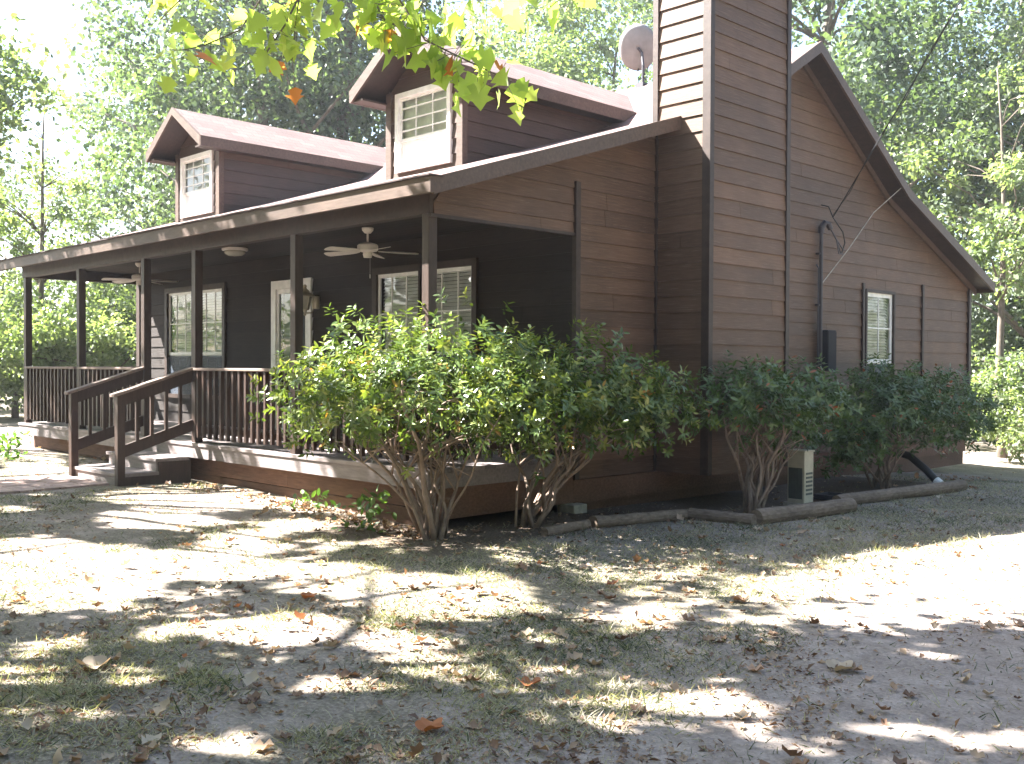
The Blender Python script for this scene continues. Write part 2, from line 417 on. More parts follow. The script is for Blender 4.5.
W1 = (-9.2, -7.2, 1.0, 2.78); W2 = (-3.45, -1.48, 1.0, 2.76); DR = (-5.87, -4.85, .62, 2.75)
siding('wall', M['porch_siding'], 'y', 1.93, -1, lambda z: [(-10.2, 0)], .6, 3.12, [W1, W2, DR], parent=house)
siding('wall', M['siding'], 'y', 11.97, 1, lambda z: [(-10.2, 0)], HB, 3.0, parent=house)
# dark interior so that windows look into rooms
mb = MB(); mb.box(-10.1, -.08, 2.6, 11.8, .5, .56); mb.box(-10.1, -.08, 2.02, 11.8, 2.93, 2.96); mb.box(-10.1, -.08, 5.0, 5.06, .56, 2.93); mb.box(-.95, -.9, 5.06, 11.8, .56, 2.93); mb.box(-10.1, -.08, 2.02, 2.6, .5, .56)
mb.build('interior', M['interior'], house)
# corner boards and battens
mb = MB()
mb.box(-.01, .045, 1.885, 1.955, HB, 3.46); mb.build('corner_board', M['trim'], house); mb = MB(); mb.box(-.05, .05, 11.93, 12.02, HB, 3.0)
mb.build('corner_board', M['trim'], house)
for y, za, zb in ((8.16, HB, 2.78), (10.15, 1.2, 2.87)):
    mb = MB(); mb.box(-.005, .042, y - .03, y + .03, za, zb); mb.build('batten', M['trim'], house)
mb = MB(); mb.box(-10.25, -10.13, 1.87, 1.96, HB, 3.1); mb.build('corner_board', M['trim'], house)

# ---- roof slab
def slab(name, prof, x0, x1, th, mat, parent, closed=True):
    mb = MB(); n = len(prof); L = 0; cum = [0]
    for p, q in zip(prof[:-1], prof[1:]): L += math.dist(p, q); cum.append(L)
    top = [(x, y, z) for x in (x0, x1) for (y, z) in prof]; bot = [(x, y, z - th) for x in (x0, x1) for (y, z) in prof]
    v = top + bot; F = []; U = []; MI = []
    for i in range(n - 1):
        F.append((i, n + i, n + i + 1, i + 1)); U.append([(x0, cum[i]), (x1, cum[i]), (x1, cum[i + 1]), (x0, cum[i + 1])])
        F.append((2 * n + i + 1, 3 * n + i + 1, 3 * n + i, 2 * n + i)); U.append([(0, 0)] * 4)
        F.append((2 * n + i, i, i + 1, 2 * n + i + 1)); U.append([(0, 0)] * 4)
        F.append((3 * n + i + 1, n + i + 1, n + i, 3 * n + i)); U.append([(0, 0)] * 4)
    F.append((2 * n, 3 * n, n, 0)); U.append([(0, 0)] * 4); F.append((n - 1, 2 * n - 1, 4 * n - 1, 3 * n - 1)); U.append([(0, 0)] * 4)
    b = len(mb.v)
    mb.add(v, F, U)
    for i in range(len(F)): mb.mi[i] = 0 if (i < 4 * (n - 1) and i % 4 == 0) else 1
    return mb.build(name, mat, parent)
roof = slab('roof', PROF, XL, XR, T_, [M['shingle'], M['trim']], house)
def rake(x0, x1, prof, h, up, parent, mat=None, name='rake_board'):
    """board following a roof profile on a gable end; one mesh"""
    mb = MB()
    for (a, b), (c, d) in zip(prof[:-1], prof[1:]):
        mb.prism([(a, b + up - h), (c, d + up - h), (c, d + up), (a, b + up)], 'x', x0, x1)
    return mb.build(name, mat or M['fascia'], parent)
rake(XR + .002, XR + .035, PROF, .15, .012, house); rake(XL - .035, XL - .002, PROF, .15, .012, house)
rake(.028, .06, [(p[0], p[1] - T_ - .004) for p in PROF[1:]], .1, 0, house, M['fascia'], 'frieze_board')
mb = MB(); mb.box(XL - .035, XR + .035, -.335, -.292, 3.045, 3.185); mb.build('fascia_board', M['fascia'], house)
mb = MB(); mb.box(XL - .035, XR + .035, 12.202, 12.24, 2.84, 3.01); mb.build('fascia_board', M['fascia'], house)
mb = MB(); mb.box(XL - .05, XR + .05, -.36, -.2, 3.189, 3.202); mb.build('drip_edge', M['shingle'], roof)
# porch ceiling and beams
mb = MB()
for k in range(14):
    y0 = .06 + k * .1325; mb.box(-10.14, -.06, y0, y0 + .127, 3.1, 3.115, tone=random.random())
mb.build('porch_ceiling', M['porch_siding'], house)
mb = MB(); mb.box(-10.2, .0, -.05, .06, 2.93, 3.13); mb.build('beam', M['trim'], house, .006)
mb = MB(); mb.box(-.1, -.012, .062, 1.9, 2.93, 3.09); mb.build('beam', M['trim'], house, .006)
mb = MB(); mb.box(-10.19, -10.1, .062, 1.9, 2.93, 3.09); mb.build('beam', M['trim'], house, .006)
mb = MB(); mb.box(-.012, .028, -.05, 1.93, 2.90, 2.928); mb.build('gable_trim', M['trim'], house)
# posts
PX = [-.06, -2.26, -4.46, -5.85, -7.97, -10.1]
for x in PX:
    mb = MB(); mb.box(x - .05, x + .05, -.045, .055, .6, 2.93, tone=.5); mb.build('post', M['rail'], house, .006)
# deck
dk = bpy.data.objects.new('deck', None); col.objects.link(dk); dk.parent = house
mb = MB(); y = -.09; 
while y < 1.9:
    mb.box(-10.28, .04, y, min(y + .135, 1.92), .565, .6, tone=random.random()); y += .142
mb.build('floor_boards', M['deck'], dk)
mb = MB(); mb.box(-10.27, .03, -.075, -.035, .42, .562); mb.build('fascia_board', M['deck'], dk)
mb = MB(); mb.box(-.01, .028, -.03, 1.88, .42, .562); mb.build('fascia_board', M['deck'], dk)
mb = MB()
[mb.box(-10.1 + 2.01 * k, -8.094 + 2.01 * k, .1, .14, -.1, .2 + random.uniform(-.004, .004), tone=random.uniform(0, .5)) for k in range(5)]; [mb.box(-10.1 + 2.51 * k, -7.594 + 2.51 * k, .095 + random.uniform(-.004, .0), .135, .207, .42, tone=random.uniform(.35, 1)) for k in range(4)]; mb.box(-10.14, -10.1, .1, 1.9, -.1, .42, tone=.4)
mb.build('skirting', M['skirt'], dk)
mb = MB(); mb.box(-.05, .015, .1, 1.9, .13, .418, tone=.5); mb.build('skirting', M['skirt'], dk)
# skirting below the gable wall
mb = MB(); mb.box(-.04, .018, 1.9, 11.9, .12, HB - .01, tone=.55); mb.box(-.06, -.02, 1.9, 11.9, -.1, .115, tone=.1); mb.build('skirting', M['skirt'], house)
tag(empty('concrete_block', (.03, 1.86, 0), 'pale concrete pier block under the porch corner of the house', 'concrete block'))
cb = bpy.data.objects['concrete_block']; mb = MB(); mb.box(-.12, .12, -.1, .1, -.08, .125); mb.build('block', M['concrete'], cb, .008)
# stairs
st = bpy.data.objects.new('stairs', None); col.objects.link(st); st.parent = house
SX0, SX1 = -5.83, -4.5; G0 = .1
for y0, y1, zt in ((-.50, -.095, .43), (-.94, -.46, .275)):
    mb = MB(); mb.box(SX0 - .05, SX1 + .03, y0 - .02, y1, zt - .04, zt, tone=.6); mb.box(SX0, SX1, y0, y0 + .03, zt - .19, zt - .041, tone=.45); mb.build('tread', M['deck'], st, .005)
for x in (SX0 - .045, SX1):
    mb = MB(); mb.prism([(-.92, .02), (-.92, .235), (-.48, .235), (-.48, .39), (-.08, .39), (-.08, .1), (-.3, .02)], 'x', x + .002, x + .04); mb.build('stringer', M['rail'], st)
for x in (SX0 - .01, SX1 + .01):
    sr = bpy.data.objects.new('stair_railing', None); col.objects.link(sr); sr.parent = house
    mb = MB(); mb.box(x - .045, x + .045, -.99, -.9, .02, 1.2, tone=.6); mb.build('newel_post', M['rail'], sr, .006)
    def ln(y): return 1.17 + (y + .95) * (.305 / .95)
    mb = MB(); mb.prism([(-.9, ln(-.9) - .12), (-.05, ln(-.05) - .12), (-.05, ln(-.05) + .02), (-.9, ln(-.9) + .02)], 'x', x - .02, x + .02); mb.build('upper_rail', M['rail'], sr)
    mb = MB(); mb.prism([(-1.04, ln(-1.04) + .025), (-.05, ln(-.05) + .025), (-.05, ln(-.05) + .06), (-1.04, ln(-1.04) + .06)], 'x', x - .065, x + .065); mb.build('handrail', M['cap'], sr, .006)
    mb = MB(); mb.prism([(-.9, ln(-.9) - .72), (-.05, ln(-.05) - .72), (-.05, ln(-.05) - .58), (-.9, ln(-.9) - .58)], 'x', x - .02, x + .02); mb.build('lower_rail', M['rail'], sr)
    for k in range(4):
        y = -.74 + k * .18; mb = MB(); mb.box(x - .018, x + .018, y - .018, y + .018, ln(y) - .60, ln(y) - .1, tone=random.random()); mb.build('baluster', M['rail'], sr)
# railings
def railing(x0, x1, n):
    rl = bpy.data.objects.new('railing', None); col.objects.link(rl); rl.parent = house
    mb = MB(); mb.box(x0, x1, -.085, .06, 1.475, 1.508); mb.build('rail_cap', M['cap'], rl, .006)
    mb = MB(); mb.box(x0, x1, -.02, .02, 1.385, 1.472); mb.box(x0, x1, -.02, .02, .72, .80); mb.build('rail', M['rail'], rl)
    for k in range(n):
        x = x0 + (x1 - x0) * (k + .5) / n + random.uniform(-.006, .006)
        mb = MB(); mb.box(x - .02, x + .02, -.063, -.022, .665 + random.uniform(-.01, .01), 1.47, tone=random.random()); mb.build('baluster', M['rail'], rl)
    return rl
railing(-2.2, -.12, 15); railing(-4.40, -2.32, 15); railing(-7.91, -5.91, 14); railing(-10.04, -8.03, 14)
# end railing at the left, along y
rl = bpy.data.objects.new('railing', None); col.objects.link(rl); rl.parent = house
mb = MB(); mb.box(-10.18, -10.04, .07, 1.85, 1.475, 1.508); mb.build('rail_cap', M['cap'], rl)
mb = MB(); mb.box(-10.12, -10.08, .07, 1.85, 1.385, 1.472); mb.box(-10.12, -10.08, .07, 1.85, .72, .8); mb.build('rail', M['rail'], rl)
for k in range(12):
    y = .14 + k * .148; mb = MB(); mb.box(-10.163, -10.122, y - .02, y + .02, .665, 1.47, tone=random.random()); mb.build('baluster', M['rail'], rl)
# right end railing
rl = bpy.data.objects.new('railing', None); col.objects.link(rl); rl.parent = house
mb = MB(); mb.box(-.12, .02, .07, 1.85, 1.475, 1.508); mb.build('rail_cap', M['cap'], rl)
mb = MB(); mb.box(-.08, -.04, .07, 1.85, 1.385, 1.472); mb.box(-.08, -.04, .07, 1.85, .72, .8); mb.build('rail', M['rail'], rl)
for k in range(12):
    y = .14 + k * .148; mb = MB(); mb.box(-.038, .002, y - .02, y + .02, .665, 1.47, tone=random.random()); mb.build('baluster', M['rail'], rl)

# ---- windows (local frame: u right seen from outside, v up, n outward)
def frame_of(plane, pos, out):
    if plane == 'y': return lambda u_, v_, n_: (u_, pos + out * n_, v_)
    return lambda u_, v_, n_: (pos + out * n_, u_, v_)
def lbox(mb, P, u0, u1, v0, v1, n0, n1, tone=.5):
    v = [P(a, b, c) for c in (n0, n1) for b in (v0, v1) for a in (u0, u1)]
    mb.add(v, [(0, 2, 3, 1), (4, 5, 7, 6), (0, 1, 5, 4), (2, 6, 7, 3), (0, 4, 6, 2), (1, 3, 7, 5)], None, tone)
def window(P, u0, u1, v0, v1, cols=3, rows=2, screen=True, blinds=True, casing=.07, parent=house, tilt=.98, vm=None, s=.045, lrows=None, caseM=None, lab=None):
    mb = MB(); c = casing
    lbox(mb, P, u0 - c, u0 + .012, v0 - .05, v1 + c, -.02, .05); lbox(mb, P, u1 - .012, u1 + c, v0 - .05, v1 + c, -.02, .05)
    lbox(mb, P, u0 + .013, u1 - .013, v1 - .012, v1 + c, -.02, .05); lbox(mb, P, u0 + .013, u1 - .013, v0 - .05, v0 + .012, -.02, .06)
    wo = mb.build('window', caseM or M['trim'], parent)
    if lab: wo['label'] = lab
    mb = MB(); vm = vm or v0 + (v1 - v0) * .39
    for a, b, n_ in ((vm - .02, v1, .012), (v0, vm + .02, -.014)):
        lbox(mb, P, u0 + .013, u0 + .013 + s, a + .013, b - .013, n_ - .025, n_); lbox(mb, P, u1 - .013 - s, u1 - .013, a + .013, b - .013, n_ - .025, n_)
        lbox(mb, P, u0 + .013 + s, u1 - .013 - s, a + .013, a + .013 + s, n_ - .025, n_); lbox(mb, P, u0 + .013 + s, u1 - .013 - s, b - .013 - s, b - .013, n_ - .025, n_)
        rws = rows if n_ > 0 or lrows is None else lrows
        for k in range(1, cols if rws else 1):
            uu = u0 + (u1 - u0) * k / cols; lbox(mb, P, uu - .009, uu + .009, a + .013 + s, b - .013 - s, n_ - .02, n_ - .004)
        for k in range(1, rws):
            vv = a + (b - a) * k / rws; lbox(mb, P, u0 + .013 + s, u1 - .013 - s, vv - .009, vv + .009, n_ - .0195, n_ - .0045)
    mb.build('sash', M['white'], wo)
    mb = MB()
    for a, b, n_ in ((vm, v1, .001), (v0, vm, -.026)):
        v = [P(u0 + .03, a + .02, n_), P(u1 - .03, a + .02, n_), P(u1 - .03, b - .02, n_), P(u0 + .03, b - .02, n_)]
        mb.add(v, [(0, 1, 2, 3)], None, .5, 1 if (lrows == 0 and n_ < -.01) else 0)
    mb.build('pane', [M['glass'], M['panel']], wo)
    if screen:
        mb = MB(); lbox(mb, P, u0 + .014, u1 - .014, v0 + .014, vm - .022, .006, .009); mb.build('insect_screen', M['screen_mesh'], wo)
    if blinds:
        mb = MB(); v = v1 - .05
        lbox(mb, P, u0 + .03, u1 - .03, v1 - .06, v1 - .012, -.095, -.055)
        while v > v0 + .04:
            h = .019; dn = .016
            a, b = (u0 + .035, u1 - .035)
            q = [P(a, v - h * tilt, -.06), P(b, v - h * tilt, -.06), P(b, v + h * tilt, -.088), P(a, v + h * tilt, -.088)]
            q2 = [P(a, v - h * tilt + .003, -.06), P(b, v - h * tilt + .003, -.06), P(b, v + h * tilt + .003, -.088), P(a, v + h * tilt + .003, -.088)]
            mb.add(q + q2, [(3, 2, 1, 0), (4, 5, 6, 7), (0, 1, 5, 4), (2, 3, 7, 6)]); v -= .043
        mb.build('blind', M['blind'], wo)
    return wo
def screenmat():
    m = bpy.data.materials.new('insect screen mesh'); m.use_nodes = True; nt = m.node_tree; b = nt.nodes['Principled BSDF']; out = nt.nodes['Material Output']
    b.inputs['Base Color'].default_value = (.06, .075, .1, 1); b.inputs['Roughness'].default_value = .6
    t = nt.nodes.new('ShaderNodeBsdfTransparent'); x = nt.nodes.new('ShaderNodeMixShader'); x.inputs[0].default_value = .62
    nt.links.new(t.outputs[0], x.inputs[1]); nt.links.new(b.outputs[0], x.inputs[2]); nt.links.new(x.outputs[0], out.inputs[0]); return m
M['screen_mesh'] = screenmat()
Pf = frame_of('y', 1.93, -1)
window(Pf, -9.13, -8.25, 1.05, 2.74); window(Pf, -8.15, -7.27, 1.05, 2.74)
window(Pf, -3.38, -2.51, 1.05, 2.71); window(Pf, -2.42, -1.55, 1.05, 2.71)
mb = MB()
lbox(mb, Pf, -9.2, -9.2 + .001, 1, 2.78, -.1, -.099)
Pg = frame_of('x', 0, 1)
window(Pg, 8.24, 9.12, .95, 2.67, 2, 2, True, True, .03, tilt=.95, vm=1.62, s=.06)
# door
P = Pf; mb = MB()
lbox(mb, P, -5.87, -5.75, .61, 2.75, -.05, .045); lbox(mb, P, -4.97, -4.85, .61, 2.75, -.05, .045); lbox(mb, P, -5.748, -4.972, 2.63, 2.749, -.05, .045)
d = mb.build('door', M['white'], house, .004)
mb = MB()
lbox(mb, P, -5.748, -5.70, .62, 2.628, -.02, .02); lbox(mb, P, -5.02, -4.972, .62, 2.628, -.02, .02); lbox(mb, P, -5.699, -5.021, 2.56, 2.628, -.02, .02); lbox(mb, P, -5.699, -5.021, .62, .85, -.02, .02)
mb.build('storm_door_frame', M['white'], d, .004)
mb = MB(); mb.add([P(-5.70, .85, 0), P(-5.02, .85, 0), P(-5.02, 2.56, 0), P(-5.70, 2.56, 0)], [(0, 1, 2, 3)]); mb.build('pane', M['glass'], d)
mb = MB(); lbox(mb, P, -5.74, -4.98, .62, 2.62, -.13, -.09)
for (a, b, c, e) in ((-5.62, -5.41, 1.7, 2.4), (-5.31, -5.1, 1.7, 2.4), (-5.62, -5.41, .9, 1.55), (-5.31, -5.1, .9, 1.55)): lbox(mb, P, a, b, c, e, -.09, -.078, .9)
mb.build('door_panel', M['door'], d, .006)
mb = MB(); lbox(mb, P, -5.035, -5.005, 1.55, 1.78, .02, .028); lbox(mb, P, -5.03, -5.01, 1.6, 1.73, .028, .06); mb.build('handle', M['black'], d)

# ---- dormers
def mroof(y): return roofz(y)
def dormer(cx, hw, zp, lab):
    yd = 2.0; zw = zp - .56
    dm = bpy.data.objects.new('dormer', None); col.objects.link(dm); dm.parent = house; dm['label'] = lab
    slope = .64
    win = (cx - .525, cx + .525, 3.95, 4.93)
    z00 = roofz(yd) - .03
    def fr(z):
        if z <= zw: return [(cx - hw, cx + hw)]
        t = max(0, hw * (1 - (z - zw) / (hw * slope))); return [(cx - t, cx + t)]
    siding('wall', M['siding'], 'y', yd, -1, fr, z00, zw + hw * slope - .03, [win], parent=dm)
    def yroof(z):
        lo, hi = yd, 6.3
        for _ in range(30):
            m_ = (lo + hi) / 2
            if roofz(m_) < z: lo = m_
            else: hi = m_
        return lo
    siding('wall', M['siding'], 'x', cx + hw, 1, lambda z: [(yd, max(yd, yroof(z)))], z00 + .02, zw + .03, parent=dm)
    siding('wall', M['siding'], 'x', cx - hw, -1, lambda z: [(yd, max(yd, yroof(z)))], z00 + .02, zw + .03, parent=dm)
    for s in (-1, 1):
        mb = MB(); x = cx + s * hw; a, b = sorted((x - s * .075, x + s * .028))
        mb.box(a, b, yd - .035, yd + (.05), z00, zw - .02); mb.build('corner_board', M['fascia'], dm)
    # roof prism along y; trimmed at the main roof
    ov = .2; yf = yd - .42; ze = zp - (hw + ov) * slope * 1.0; th = .07
    mb = MB()
    for s in (-1, 1):
        xe = cx + s * (hw + ov); yb0 = yroof(min(zp, 5.75)) if zp < 5.75 else 6.25; yb1 = yroof(ze) + .1
        yb0 = yroof(zp) + .05
        v = [(cx, yf, zp), (xe, yf, ze), (xe, yb1, ze), (cx, yb0, zp), (cx, yf, zp - th), (xe, yf, ze - th), (xe, yb1, ze - th), (cx, yb0, zp - th)]
        F = [(0, 1, 2, 3), (7, 6, 5, 4), (0, 4, 5, 1), (1, 5, 6, 2), (2, 6, 7, 3)]; L = math.hypot(hw + ov, zp - ze)
        U = [[(yf, L), (yf, 0), (yb1, 0), (yb0, L)]] + [[(0, 0)] * 4] * 4
        if s < 0: F = [f_[::-1] for f_ in F]; U = [u_[::-1] for u_ in U]
        k = len(mb.f); mb.add(v, F, U)
        for i in range(1, 5): mb.mi[k + i] = 1
    mb.build('roof', [M['shingle'], M['trim']], dm)
    # barge boards on front, eave fascia on the sides
    for s in (-1, 1):
        xe = cx + s * (hw + ov)
        mb = MB(); mb.prism([(cx, zp - .13 + .02), (xe, ze - .13 - .02), (xe, ze + .012), (cx, zp + .012)][:: s], 'y', yf - .035, yf - .002); mb.build('barge_board', M['fascia'], dm)
        a, b = sorted((xe + s * .002, xe + s * .03)); mb = MB(); mb.box(a, b, yf - .033, yroof(ze) + .12, ze - .15, ze + .006); mb.build('fascia_board', M['fascia'], dm)
        a, b = sorted((xe - s * .002, cx + s * hw)); mb = MB(); mb.box(a, b, yf, yroof(ze), ze - .145, ze - .12); mb.build('soffit', M['trim'], dm)
    Pd = frame_of('y', yd, -1)
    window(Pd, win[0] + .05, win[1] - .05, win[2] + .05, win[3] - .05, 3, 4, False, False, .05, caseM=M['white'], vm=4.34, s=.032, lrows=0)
    # white roller shade and dark room behind the dormer window
    mb = MB(); mb.box(cx - .47, cx + .47, yd + .05, yd + .056, win[2] + .06, win[3] - .04); mb.build('window_shade', M['blind'], dm)
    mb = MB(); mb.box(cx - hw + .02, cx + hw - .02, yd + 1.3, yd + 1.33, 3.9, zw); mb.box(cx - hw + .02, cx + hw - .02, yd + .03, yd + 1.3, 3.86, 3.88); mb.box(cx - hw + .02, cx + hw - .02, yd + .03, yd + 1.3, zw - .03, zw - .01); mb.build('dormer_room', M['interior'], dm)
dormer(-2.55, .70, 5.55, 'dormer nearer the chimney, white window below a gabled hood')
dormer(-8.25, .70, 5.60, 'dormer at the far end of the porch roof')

# ---- chimney
ch = bpy.data.objects.new('chimney', None); col.objects.link(ch); ch.parent = house
CX, CY0, CY1 = .72, 3.27, 4.85; CT = 7.4
siding('wall', M['gable'], 'x', CX, 1, lambda z: [(CY0, CY1)], HB, CT, parent=ch)
siding('wall', M['gable'], 'y', CY0, -1, lambda z: [(0, CX)], HB, CT, parent=ch)
siding('wall', M['siding'], 'y', CY1, 1, lambda z: [(0, CX)], HB, CT, parent=ch)
siding('wall', M['siding'], 'x', 0, -1, lambda z: [(CY0, CY1)], 4.25, CT, parent=ch)
for (a, b, c, d_) in ((CX - .07, CX + .03, CY0 - .032, CY0 + .045), (CX - .05, CX + .032, CY1 - .045, CY1 + .03), (-.03, .04, CY0 - .032, CY0 + .03)):
    mb = MB(); mb.box(a, b, c, d_, HB, CT); mb.build('corner_board', M['trim'], ch)
mb = MB(); mb.box(-.06, CX + .06, CY0 - .06, CY1 + .06, CT, CT + .08); mb.box(.1, .6, 3.75, 4.35, CT + .08, CT + .35); mb.build('chimney_cap', M['metal'], ch)
mb = MB(); mb.box(-.01, CX - .01, CY0 + .01, CY1 - .01, HB + .005, HB + .03); mb.build('underside', M['trim'], ch)

# ------------------------------------------------------------------ porch fixtures (things that hang from the house)
def fan(loc, rot, label):
    t = empty('ceiling_fan', loc, label, 'ceiling fan'); t.rotation_euler.z = rot; t.scale = (.9, .9, 1)
    mb = MB(); mb.lathe([(.0, 0), (.075, 0), (.07, -.03), (.04, -.06), (.0, -.062)], (0, 0, 0)); mb.build('canopy', M['fan'], t, smooth=True)
    mb = MB(); mb.tube([(0, 0, -.05), (0, 0, -.19)], .013, 10); mb.build('downrod', M['fan'], t)
    mb = MB(); mb.lathe([(.0, -.16), (.05, -.165), (.115, -.185), (.13, -.2), (.13, -.25), (.115, -.265), (.06, -.275), (.0, -.277)], (0, 0, 0), 28); mb.build('motor', M['fan'], t, smooth=False)
    mb = MB(); mb.lathe([(.0, -.277), (.055, -.277), (.06, -.3), (.05, -.335), (.0, -.34)], (0, 0, 0)); mb.build('switch_housing', M['fan'], t)
    for k in range(5):
        a = 2 * math.pi * k / 5; ca, sa = math.cos(a), math.sin(a); mb = MB()
        pl = [(.13, -.02), (.2, -.045), (.26, -.055), (.6, -.068), (.63, -.05), (.64, 0), (.63, .05), (.6, .068), (.26, .055), (.2, .045), (.13, .02)]
        tl = .2
        v = [(x * ca - y * sa, x * sa + y * ca, -.262 + y * tl - .03 * x) for x, y in pl]; v2 = [(x, y, z + .007) for x, y, z in v]; n = len(pl)
        mb.add(v + v2, [tuple(range(n))[::-1], tuple(range(n, 2 * n))] + [(i, (i + 1) % n, n + (i + 1) % n, n + i) for i in range(n)]); mb.build('blade', M['fan'], t)
    mb = MB(); mb.tube([(.03, 0, -.33), (.03, 0, -.52)], .0015, 5); mb.lathe([(0, -.57), (.006, -.565), (.006, -.525), (0, -.52)], (.03, 0, 0), 8); mb.build('pull_chain', M['fan'], t)
fan((-2.28, .95, 3.1), .98, 'off white five-blade ceiling fan nearer the chimney end of the porch')
fan((-8.1, .95, 3.1), .9, 'off white ceiling fan at the far end of the porch, half behind a post')
t = empty('ceiling_light', (-5.23, .95, 3.1), 'small flush white light on the porch ceiling before the door', 'ceiling light')
mb = MB(); mb.lathe([(0, 0), (.17, 0), (.17, -.03), (.15, -.035), (0, -.036)], (0, 0, 0), 24); mb.build('base', M['fan'], t)
mb = MB(); mb.lathe([(0, -.036), (.14, -.036), (.135, -.07), (.09, -.1), (0, -.11)], (0, 0, 0), 24); mb.build('glass_shade', M['frost'], t, smooth=True)
# wall lantern
t = empty('wall_lantern', (-4.72, 1.9, 2.4), 'ornate pale metal lantern on the wall beside the porch door', 'lantern')
mb = MB(); mb.lathe([(0, -.09), (.05, -.085), (.06, 0), (.05, .085), (0, .09)], (0, -.015, .0), 12); mb.build('wall_plate', M['brass'], t)
mb = MB(); mb.tube([(0, -.02, -.02), (0, -.08, -.14), (0, -.16, -.15), (0, -.19, -.11)], .011, 8); mb.build('bracket', M['brass'], t)
c = (0, -.19, 0)
mb = MB(); mb.lathe([(0, -.19), (.012, -.185), (.02, -.17), (.01, -.15), (.04, -.088), (.06, -.11), (.06, -.1), (0, -.1)], c, 12); mb.build('lantern_base', M['brass'], t)
mb = MB(); mb.lathe([(.05, -.1), (.095, .07), (.09, .075), (.0, .075)], c, 8); mb.build('glass_shade', M['frost'], t)
mb = MB(); mb.lathe([(0, .07), (.135, .075), (.13, .09), (.07, .13), (.05, .165), (.025, .175), (.02, .2), (.03, .215), (.012, .235), (0, .24)], c, 16); mb.build('lantern_roof', M['brass'], t)
for k in range(8):
    a = 2 * math.pi * (k + .5) / 8
mb = MB()
for k in range(6):
    a = 2 * math.pi * k / 6; mb.tube([(.055 * math.cos(a), -.19 + .055 * math.sin(a), -.1), (.1 * math.cos(a), -.19 + .1 * math.sin(a), .075)], .005, 5)
mb.build('cage', M['brass'], t)

# ------------------------------------------------------------------ satellite dish on the ridge
t = empty('satellite_dish', (-2.6, 6.3, 5.8), 'dusty grey oval satellite dish on the roof ridge beside the chimney', 'satellite dish')
mb = MB(); ax = Vector((-.55, .74, .38)).normalized()       # dish boresight away to the front-left
sd = ax.cross(Vector((0, 0, 1))).normalized(); up_ = sd.cross(ax); verts = []; faces = []; nr, na = 6, 28
cc = Vector((-.1, 0, .58))
for i in range(nr + 1):
    rr = i / nr
    for k in range(na):
        a = 2 * math.pi * k / na; verts.append(cc + sd * (.29 * rr * math.cos(a)) + up_ * (.34 * rr * math.sin(a)) + ax * (.07 * rr * rr))
for i in range(nr):
    for k in range(na): faces.append((i * na + k, i * na + (k + 1) % na, (i + 1) * na + (k + 1) % na, (i + 1) * na + k))
mb.add(verts, faces); o = mb.build('reflector', M['dish'], t, smooth=True); sm = o.modifiers.new('s', 'SOLIDIFY'); sm.thickness = .012
mb = MB(); mb.tube([(0, 0, -.05), (0, 0, .3), (-.05, .03, .5), cc - ax * .03], .022, 10); mb.build('mast', M['metal'], t)
mb = MB(); mb.tube([cc - up_ * .33, cc - up_ * .3 + ax * .25, cc - up_ * .12 + ax * .42], .013, 8); mb.build('feed_arm', M['metal'], t)
e_ = cc - up_ * .12 + ax * .42; mb = MB(); mb.tube([e_ - ax * .05 + up_ * .0, e_ + ax * .03, e_ + ax * .05], [.02, .035, .03], 10); mb.build('receiver', M['fan'], t)
mb = MB(); mb.box(-.07, .07, -.09, .09, -.06, .02); mb.build('mount', M['metal'], t)

# ------------------------------------------------------------------ electric service on the gable
t = empty('service_mast', (.07, 6.85, 0), 'grey conduit mast with weatherhead running up the gable wall', 'conduit')
mb = MB(); mb.tube([(0, 0, 1.1), (0, 0, 3.4)], .026, 10); mb.tube([(0, -.07, 1.1), (0, -.07, 2.9), (-.03, -.07, 2.95)], .01, 8); mb.build('conduit', M['metal'], t)
mb = MB(); mb.tube([(0, 0, 3.38), (0, 0, 3.45), (.03, .04, 3.52), (.06, .09, 3.5), (.07, .12, 3.44)], [.04, .045, .045, .042, .036], 10); mb.build('weatherhead', M['metal'], t)
for dy, dz in ((.30, 3.12), (.42, 3.18), (.36, 3.12)):
    mb = MB(); mb.tube([(.07, .12, 3.45), (.1, .2 + dy * .1, 3.3), (.1, dy, dz), (.1, dy + .06, dz + .0)], .009, 6); mb.build('lead_wire', M['metal'], t)
for z in (1.6, 2.4, 3.1):
    mb = MB(); mb.box(-.07, .004, -.05, .05, z - .012, z + .012); mb.build('strap', M['metal'], t)
t = empty('meter_box', (.03, 7.02, 1.5), 'dark grey electric meter box beside the conduit on the gable wall', 'meter box')
mb = MB(); mb.box(-.02, .12, -.12, .12, 0, .56); mb.build('cabinet', M['greybox'], t, .01)
mb = MB(); mb.box(.122, .128, -.11, .11, .02, .54); mb.build('cover', M['greybox'], t)
def sag(a, b, s, n=24):
    a, b = Vector(a), Vector(b); return [a.lerp(b, i / n) - Vector((0, 0, s * 4 * (i / n) * (1 - i / n))) for i in range(n + 1)]
PB = (11.0, -3.35, 10.2)
mb = MB(); a0 = (.17, 6.98, 3.6)
pts = sag(a0, PB, .15); mb.tube(pts, .007, 6)
pts2 = [Vector(p) + Vector((.0, .03 * math.sin(i * 2.2), .03 * math.cos(i * 2.2))) for i, p in enumerate(pts)]
mb.tube(pts2, .0045, 5)
mb.tube([(.17, 6.98, 3.6), (.12, 6.95, 3.75), (.02, 6.93, 3.78)], .008, 6)
mb.tube([(.17, 6.98, 3.6), (.2, 7.2, 3.42), (.17, 7.32, 3.28), (.15, 7.27, 3.14)], .009, 6)
o = mb.build('overhead_cable', M['dark'], None, loc=None); tag(o, 'black twisted overhead cable rising from the weatherhead past the gable', 'cable')
